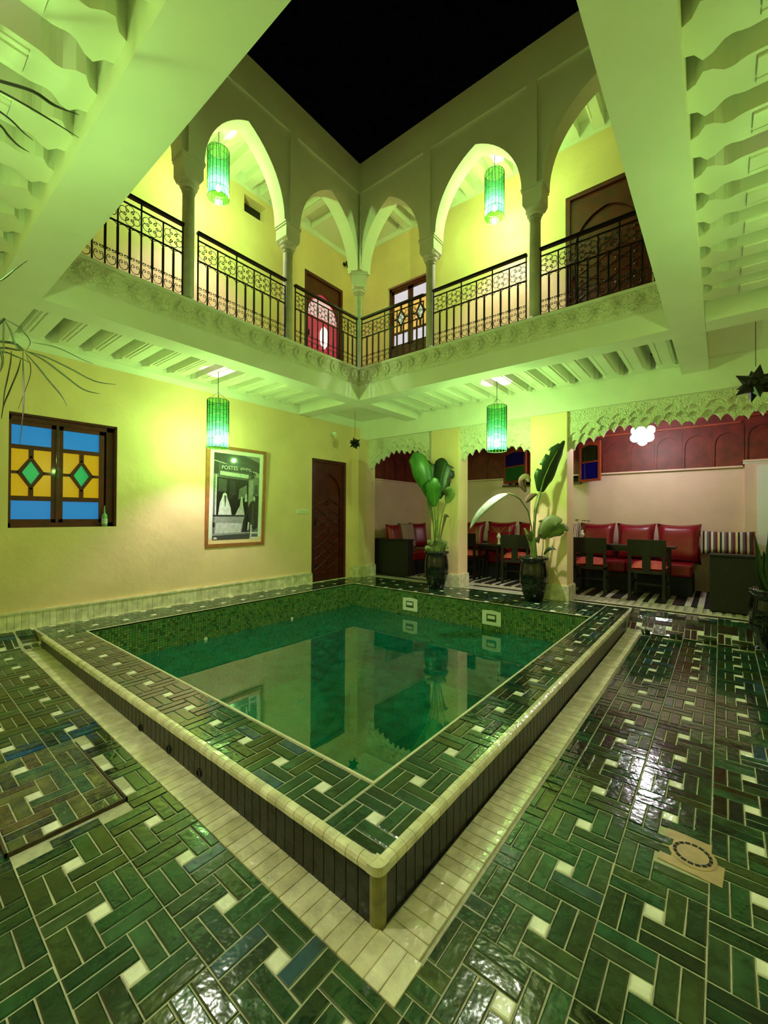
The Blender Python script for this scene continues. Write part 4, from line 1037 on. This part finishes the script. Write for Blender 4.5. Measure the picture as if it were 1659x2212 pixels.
# chairs
def make_chair(label):
    t = thing('dining_chair', label, 'chair', (0,0,.012), 0, 'dark wooden alcove chairs')
    for sx in (-1, 1):
        MB().box(sx*.2-.02, sx*.2+.02, -.02, .02, 0, .82).build('back_post', BLACKW, t, bevel=.004)
        MB().box(sx*.2-.02, sx*.2+.02, .38, .42, 0, .40).build('leg', BLACKW, t, bevel=.004)
    n = 8; pts = [(-.225+.45*i/n, -.03-.02*math.sin(PI*i/n), 0) for i in range(n+1)]
    MB().prism([(a, b, .60) for a, b, _ in pts] + [(a, b+.028, .60) for a, b, _ in pts[::-1]], (0, 0, .225)).build('backrest', BLACKW, t)
    MB().box(-.05, .05, -.012, .008, .40, .60).build('splat', BLACKW, t)
    MB().box(-.22, .22, -.02, .42, .36, .40).build('seat_frame', BLACKW, t, bevel=.004)
    cu = MB(); nn = 8
    vs_ = []
    for s_ in (0, 1):
        b = len(cu.v)
        for j in range(nn+1):
            for i in range(nn+1):
                u, v = -1+2*i/nn, -1+2*j/nn; cu.v.append((u*.205, .2+v*.205, .402 + (.03+.09*((1-u**4)*(1-v**4))**.5 if s_ else 0)))
        for j in range(nn):
            for i in range(nn):
                q = (b+j*(nn+1)+i, b+j*(nn+1)+i+1, b+(j+1)*(nn+1)+i+1, b+(j+1)*(nn+1)+i); cu.face(q if s_ else q[::-1])
    cu.build('seat_cushion', CORAL, t, smooth=True)
    MB().box(-.2, .2, .39, .41, .15, .18).box(-.21, -.19, 0, .4, .2, .23).box(.19, .21, 0, .4, .2, .23).build('stretcher', BLACKW, t)
    return t
ch = make_chair('dark wooden chair with coral seat right beside the second pillar')
ch.location = (-1.53, 6.76, .012); ch.rotation_euler = (0,0,.1)
copy_tree(ch, (-.80, 6.68, .012), -.05, 'dark wooden chair with coral seat in front of the striped bolster end')
copy_tree(ch, (-3.62, 6.80, .012), .05, 'dark wooden chair with coral seat half behind the first pillar')
copy_tree(ch, (-2.70, 6.84, .012), .25, 'dark wooden chair with coral seat between the pillars, seen behind the arching leaf')

def table(x, y, w_, d, h, label, rounded=.0):
    t = thing('table', label, 'table', (x, y, .012))
    c = rounded; pts = []
    for sx, sy, a in ((1,1,0),(-1,1,PI/2),(-1,-1,PI),(1,-1,1.5*PI)):
        for k in range(5): an = a + PI/2*k/4; pts.append((sx*(w_/2-c)+c*math.cos(an), sy*(d/2-c)+c*math.sin(an), h-.03))
    MB().prism(pts, (0, 0, .03)).build('table_top', mat('table_top', (48, 42, 40), .3, var=.2), t)
    for sx in (-1, 1):
        for sy in (-1, 1):
            MB().box(sx*(w_/2-.08)-.018, sx*(w_/2-.08)+.018, sy*(d/2-.06)-.018, sy*(d/2-.06)+.018, 0, h-.03).build('leg', BLACKW, t)
    MB().box(-w_/2+.07, w_/2-.07, -d/2+.05, d/2-.05, h-.09, h-.031).build('apron', BLACKW, t)
    return t
table(-3.22, 7.10, .50, .42, .64, 'small dark table with rounded corners carrying the vase between the pillars', .12)
table(-1.15, 7.13, 1.30, .30, .72, 'long dark table behind the two right-hand chairs', .03)
def vase(x, y, z, label, n, sc=1):
    t = thing('flower_vase', label, 'vase', (x, y, z))
    MB().lathe([(0,0),(.032,0),(.03,.01),(.018,.05),(.022,.1),(.04,.13),(.034,.15),(.02,.17),(.024,.2)], 16).build('vase', mat('clear_vase', (226, 218, 206), .2, coat=.5), t, smooth=True)
    r_ = random.Random(n); q = MB(); fl_ = MB()
    for k in range(n):
        a = 2*PI*k/n + .4; tip = (.13*math.cos(a)*sc, .13*math.sin(a)*sc, .30+.06*r_.random())
        q.tube([(0,0,.16), (tip[0]*.5, tip[1]*.5, .27), tip], .003, 4)
        for j in range(5):
            b = 2*PI*j/5; c_ = Vector(tip); u = Vector((math.cos(b), math.sin(b), .4))*.035; w_ = Vector((-math.sin(b), math.cos(b), 0))*.018
            fl_.poly([tuple(c_), tuple(c_+u*.6+w_), tuple(c_+u), tuple(c_+u*.6-w_)])
    q.build('stem', STEM, t); fl_.build('flower', mat('flower_red', (110, 20, 26), .6), t)
vase(-3.06, 7.02, .652, 'pale slender vase with dark red flowers on the small table', 4)
vase(-1.72, 7.12, .732, 'small vase of reddish sprigs on the long table beside the second pillar', 5, .7)

# ================================================================== pots and plants
def pot(x, y, z, s, label, name='plant_pot'):
    t = thing(name, label, 'plant pot', (x, y, z), 0, 'ribbed black glazed pots')
    prof = [(0,0),(.105,0),(.115,.02),(.15,.12),(.182,.25),(.19,.36),(.18,.46),(.165,.53),(.17,.545),(.19,.56),(.198,.58),(.19,.598),(.165,.60),(.15,.585),(.148,.53),(0,.53)]
    MB().lathe([(r*s, h*s) for r, h in prof], 72, rib=.014, nrib=24).build('body', GLAZEB, t, smooth=True)
    m = MB(); 
    for k in range(30):
        a = 2*PI*k/30; m.box(-.012*s, .012*s, -.004*s, .004*s, .243*s, .257*s, 0, Matrix.Rotation(a, 4, 'Z') @ Matrix.Translation((.0, -.186*s, 0)))
    m.build('bead_row', GLAZEB, t)
    MB().lathe([(0,.54*s),(.146*s,.54*s)], 20).build('soil', SOIL, t)
    return t
SR, DP = Vector((math.cos(YAW), math.sin(YAW), 0)), Vector((-math.sin(YAW), math.cos(YAW), 0))
def leafmesh(mb, pts, widths, face=None, fold=.25, tears=0, mi=0, seed=1):
    """leaf along the midrib pts; two half blades folded along the rib"""
    r_ = random.Random(seed); pts = [Vector(p) for p in pts]
    # resample
    N = 16; seg = []; 
    def at(t, arr):
        k = t*(len(arr)-1); i = min(int(k), len(arr)-2); f_ = k-i
        if isinstance(arr[0], Vector):
            p0, p1, p2, p3 = arr[max(i-1,0)], arr[i], arr[i+1], arr[min(i+2, len(arr)-1)]
            return .5*((2*p1) + (p2-p0)*f_ + (2*p0-5*p1+4*p2-p3)*f_*f_ + (3*p1-p0-3*p2+p3)*f_**3)
        return arr[i]*(1-f_)+arr[i+1]*f_
    ps = [at(i/N, pts) for i in range(N+1)]; ws = [at(i/N, widths) for i in range(N+1)]
    F = Vector(face) if face is not None else -DP
    for s_ in (-1, 1):
        rows = []
        for i, p in enumerate(ps):
            tg = (ps[min(i+1, N)]-ps[max(i-1, 0)]).normalized(); side = tg.cross(F)
            side = side.normalized() if side.length > 1e-4 else Vector((1,0,0)); nrm = side.cross(tg).normalized()
            ww = ws[i]*(1+.05*math.sin(i*1.1+seed)); o = side*s_*ww
            rows.append((p, p+o*.55-nrm*ww*fold*.25, p+o-nrm*ww*fold + nrm*ww*.06*math.sin(i*.8+seed)))
        for i in range(N):
            if tears and s_ == tears and i % 4 == 2 and i > 2: # torn blade: short piece
                a, b = rows[i], rows[i+1]; mb.quad(a[0], b[0], b[1], a[1], mi); mb.quad(a[1], b[1], b[1]*.6+b[2]*.4, a[1]*.95+a[2]*.05, mi); continue
            a, b = rows[i], rows[i+1]; mb.quad(a[0], b[0], b[1], a[1], mi); mb.quad(a[1], b[1], b[2], a[2], mi)
def sk(cx, cy, ox, oy, s):
    return lambda u, v, d=0: SR*((u-ox)*s) + Vector((0,0,(oy-v)*s)) + DP*d
def plant(name, label, loc, root_r=0): return thing(name, label, 'plant', loc)
# plant A
PA = Vector((-3.515, 5.69, 0)); pot(PA.x, PA.y, 0, 1.0, 'ribbed black glazed pot on the pool rim before the first pillar')
pl = plant('banana_plant', 'leafy banana plant with broad green leaves in the pot by first pillar', (PA.x, PA.y, .55))
a_ = sk(0, 0, 440, 2134-.55/.001148, .001148)
def addleaf(parent, pts, ws, mm, stem=None, sr=.008, face=None, fold=.25, tears=0, seed=1):
    m = MB(); leafmesh(m, pts, ws, face, fold, tears, 0, seed); o = m.build('leaf', mm, parent, smooth=True)
    so = o.modifiers.new('thickness', 'SOLIDIFY'); so.thickness = .002
    if stem:
        MB().tube(stem, sr, 6).build('leaf_stem', STEM, parent, smooth=True)
    MB().tube(pts[:-1], [max(.0015, sr*.6*(1-i/len(pts))) for i in range(len(pts)-1)], 5).build('midrib', STEM, o)
addleaf(pl, [a_(330,900,-.02), a_(300,700,-.06), a_(225,480,-.10), a_(160,330,-.10), a_(125,262,-.08)], [.02,.13,.17,.13,.01], LEAF, [a_(420,1650), a_(400,1300), a_(375,1100), a_(330,900,-.02)], .009, -DP+SR*.25, .3, seed=1)
addleaf(pl, [a_(400,1010,-.08), a_(390,850,-.12), a_(390,720,-.15), a_(410,620,-.14)], [.03,.12,.13,.03], LEAF, [a_(440,1650), a_(430,1300,-.02), a_(400,1010,-.08)], .014, -DP+SR*.2, .15, seed=3)
addleaf(pl, [a_(470,900,.02), a_(490,700,.03), a_(520,540,.05), a_(560,400,.07), a_(590,370,.08)], [.03,.15,.19,.16,.03], LEAFD, [a_(450,1650), a_(455,1250), a_(470,900,.02)], .012, -DP-SR*.2, .35, 1, seed=5)
addleaf(pl, [a_(570,960,-.03), a_(600,860,-.06), a_(570,790,-.1), a_(545,770,-.12)], [.02,.09,.09,.01], LEAFY, [a_(460,1650), a_(490,1250), a_(530,1060,-.02), a_(570,960,-.03)], .008, -DP-SR*.5, .3, seed=6)
addleaf(pl, [a_(330,760,.05), a_(350,600,.07), a_(370,450,.09), a_(355,400,.1)], [.03,.08,.07,.01], LEAFD, None, .006, -DP, .3, seed=8)
addleaf(pl, [a_(395,1240), a_(370,1120,-.02), a_(340,1000,-.04), a_(300,860,-.05)], [.005,.022,.03,.01], LEAFY, None, .004, -DP, .3, seed=9)
addleaf(pl, [a_(480,1640), a_(500,1400,-.02), a_(545,1200,-.04), a_(560,1130,-.05), a_(600,1150,-.07)], [.004,.01,.02,.03,.005], DRY, None, .005, -DP, .4, seed=11)
for k, (u, v, u2, v2) in enumerate([(400,1640,300,1560),(430,1640,330,1480),(450,1640,380,1500),(470,1640,520,1480),(490,1650,580,1560),(460,1650,440,1450),(500,1650,560,1500),(420,1650,310,1600)]):
    dpt = -.08+.02*(k % 5); addleaf(pl, [a_(u,v), a_((u+u2)/2,(v+v2)/2-25,dpt*.6), a_(u2,v2,dpt), a_(u2+(u2-u)*.2,v2+35,dpt*1.2)], [.008,.032,.035,.004], LEAFY, None, .003, -DP+Vector((0,0,.6)), .2, seed=20+k)
MB().lathe([(0,0),(.045,0),(.04,.12),(.03,.3),(.02,.5),(0,.55)], 10).build('stalk', STEM, pl)
# plant B
PB = Vector((-2.00, 5.745, 0)); pot(PB.x, PB.y, 0, 1.0, 'ribbed black glazed pot on the rim before the second pillar')
pl = plant('strelitzia_plant', 'tall plant with one upright torn leaf and one arching pale leaf', (PB.x, PB.y, .55))
S2 = 5.76/906/4.366; b_ = sk(0, 0, 1257, 1537-.55/S2, S2)
addleaf(pl, [b_(1305,520,-.05), b_(1330,400,-.08), b_(1375,270,-.12), b_(1430,150,-.16), b_(1485,62,-.2)], [.04,.13,.125,.09,.006], LEAFD, [b_(1255,1140), b_(1258,900), b_(1270,700), b_(1305,520,-.05)], .02, -DP+SR*.1, .2, -1, seed=2)
addleaf(pl, [b_(975,540,-.2), b_(900,560,-.26), b_(800,620,-.32), b_(700,710,-.36), b_(640,790,-.38), b_(600,860,-.4)], [.01,.045,.06,.05,.03,.004], mat('pale_leaf', (186, 204, 170), .35, var=.25, vscale=14), [b_(1250,1140), b_(1235,850), b_(1190,700,-.05), b_(1100,590,-.12), b_(1030,555,-.17), b_(975,540,-.2)], .009, Vector((0,0,1))-DP*.8, .3, seed=4)
addleaf(pl, [b_(1285,540,0), b_(1230,560,-.04), b_(1190,590,-.06), b_(1165,620,-.07)], [.01,.04,.04,.01], DRY, [b_(1262,900), b_(1285,650), b_(1290,540)], .006, -DP, .3, seed=7)
addleaf(pl, [b_(1190,520,.03), b_(1160,460,.0), b_(1140,410,-.03), b_(1180,385,-.05), b_(1200,430,-.07)], [.015,.05,.05,.05,.02], DRY, None, .005, -DP, .4, seed=9)
addleaf(pl, [b_(1330,960,-.05), b_(1350,860,-.1), b_(1400,790,-.14), b_(1470,780,-.18)], [.03,.09,.10,.02], LEAFY, [b_(1330,1130), b_(1345,1040), b_(1330,960,-.05)], .006, -DP+Vector((0,0,.4)), .2, seed=12)
addleaf(pl, [b_(1370,940,-.06), b_(1440,880,-.1), b_(1500,850,-.13), b_(1530,880,-.16)], [.02,.08,.08,.01], LEAFY, None, .004, -DP+Vector((0,0,.5)), .3, seed=14)
addleaf(pl, [b_(1300,1000,.0), b_(1310,880,-.02), b_(1330,800,-.03), b_(1290,795,-.04)], [.01,.03,.03,.004], LEAFY, None, .004, -DP, .3, seed=16)
addleaf(pl, [b_(1345,1110,-.02), b_(1370,1060,-.06), b_(1400,1040,-.1), b_(1430,1055,-.13)], [.006,.025,.02,.002], LEAFD, None, .004, -DP+Vector((0,0,.5)), .3, seed=17)
for k, (u, v) in enumerate([(1180,880),(1200,930),(1215,900),(1300,930),(1285,960)]):
    addleaf(pl, [b_(1245+4*k,1140), b_(1235+6*k,1020,.01*k), b_(u,v,-.02*k), b_(u-18,v-10,-.03*k)], [.018,.03,.016,.002], DRY if k % 2 else LEAFY, None, .003, -DP, .3, seed=30+k)
MB().lathe([(0,0),(.05,0),(.04,.15),(.025,.3),(0,.35)], 10).build('stalk', STEM, pl)
# plant C, snake plant at right
PC = Vector((.40, 5.62, floor_z(.4, 5.62)+.004)); 
pot(PC.x, PC.y, PC.z, 1.02, 'ribbed black glazed pot of the snake plant at the right edge')
pl = plant('snake_plant', 'dark snake plant with upright blades at the right edge', (PC.x, PC.y, PC.z+.5))
for k, (bx_, by_, tx_, ty_, wd) in enumerate([(-.06,-.05,-.28,.62,.022),(-.05,0,-.20,.68,.03),(-.03,-.04,-.13,.58,.035),(0,-.06,-.11,.82,.024),(.01,0,-.05,.74,.036),(.02,-.05,.0,.66,.04),(.03,.02,.03,.84,.034),(.05,-.03,.1,.72,.036),(.06,.03,.16,.78,.032),(.02,.05,.08,.60,.03),(.08,0,.24,.66,.03),(-.02,.03,-.05,.48,.034)]):
    p0 = SR*bx_+DP*by_; p1 = SR*tx_+DP*(by_*2)+Vector((0,0,ty_))
    mid = p0*.6+p1*.4-SR*.03*(1 if tx_ < 0 else -1)
    addleaf(pl, [p0, mid, p0*.25+p1*.75, p1], [wd*.8, wd, wd*.8, .002], LEAFD, None, .002, -DP+SR*.3*math.sin(k), .35, seed=50+k)

# strip-leaved plant at the left edge, near the camera
PL0 = Vector((-3.4, .0, floor_z(-3.4, .0)))
pm = thing('umbrella_palm', 'drooping strip-leaved plant reaching in at the left edge', 'plant', PL0)
def wp(px_, py_, dep): return CAM + fw*dep + rt*((px_-829.5)/FPX*dep) + up*((1106-py_)/FPX*dep) - PL0
def strip(pts, wd, seed): 
    m = MB(); leafmesh(m, pts, [wd*.4, wd, wd, wd*.8, .0008], -DP, .35, 0, 0, seed); o = m.build('leaf', PALM, pm, smooth=True)
    so = o.modifiers.new('thickness', 'SOLIDIFY'); so.thickness = .0012
k_ = 1/6.144; D0 = 1.8
c = lambda u, v, d=0: wp(u*k_, 660+v*k_, D0+d)
for i, (pts, wd) in enumerate([
    ([(330,600,0),(600,680,.03),(900,820,.05),(1250,1000,.06),(1540,1048,.05)], .0032),
    ([(330,600,0),(560,710,-.03),(830,910,-.06),(1100,1110,-.08),(1320,1170,-.09)], .0036),
    ([(330,620,0),(480,790,-.02),(650,1000,-.04),(800,1180,-.06),(890,1330,-.08)], .0036),
    ([(300,600,0),(300,800,-.06),(310,1000,-.1),(305,1400,-.14),(250,1900,-.16)], .0036),
    ([(280,700,0),(230,880,.03),(130,1120,.06),(50,1320,.08),(20,1500,.1)], .0034),
    ([(150,600,0),(140,750,.02),(95,980,.04),(60,1150,.05),(40,1350,.06)], .003),
    ([(60,180,0),(230,270,.02),(320,360,.03),(400,480,.02),(350,590,0)], .0028),
    ([(60,200,0),(130,320,0),(180,470,0),(240,560,0),(330,600,0)], .0042),
    ([(-100,470,.05),(60,480,.04),(180,500,.02),(260,550,.01),(330,600,0)], .0055),
    ([(-100,560,.03),(60,560,.02),(180,580,.01),(260,590,0),(330,600,0)], .0045),
    ([(-100,600,.03),(80,620,.02),(200,670,.01),(300,710,0),(390,760,0)], .003),
    ([(430,490,.1),(700,540,.1),(900,620,.1),(1100,720,.1),(1240,775,.1)], .0018),
    ([(40,170,0),(45,300,0),(40,450,0),(45,560,0),(30,760,0)], .0036),
    ([(350,640,0),(370,720,0),(400,780,0),(390,960,.02),(240,1370,.04)], .0022),
    ([(-40,500,0),(0,600,0),(30,700,0),(20,800,0),(0,880,0)], .006)]):
    strip([c(*p) for p in pts], wd*1.0, i)
k2 = 1/3.567; c2 = lambda u, v, d=0: wp(u*k2, v*k2, 1.42+d)
for i, (pts, wd) in enumerate([
    ([(-200,560,0),(0,620,0),(250,700,0),(420,810,.02),(610,885,.03)], .0062),
    ([(-200,600,0),(0,700,0),(200,810,0),(400,930,.02),(605,1060,.03)], .0036),
    ([(-150,760,0),(0,860,0),(90,930,0),(180,1020,0),(255,1080,0)], .0030),
    ([(-150,860,0),(0,965,0),(60,1040,0),(140,1120,0),(225,1172,0)], .0040),
    ([(-150,2230,0),(0,2160,0),(70,2110,0),(130,2060,0),(210,2008,0)], .0032)]):
    strip([c2(*p) for p in pts], wd*1.0, 40+i)
top = wp(-60, 560, 1.8); 
MB().tube([(0,0,.3), (-.02,-.02,1.0), tuple(wp(-90, 800, 1.8)), tuple(wp(-40, 735, 1.8)), tuple(wp(10, 688, 1.8))], [.014,.012,.009,.007,.005], 6).tube([(0,0,.3), (.0,-.03,1.2), tuple(wp(-260, 500, 1.6)), tuple(wp(-60, 165, 1.42))], [.014,.012,.009,.006], 6).build('stem', PALM, pm, smooth=True)
pt_ = pot(PL0.x, PL0.y, PL0.z, .55, 'small ribbed black pot of the strip-leaved plant, beyond the left edge')
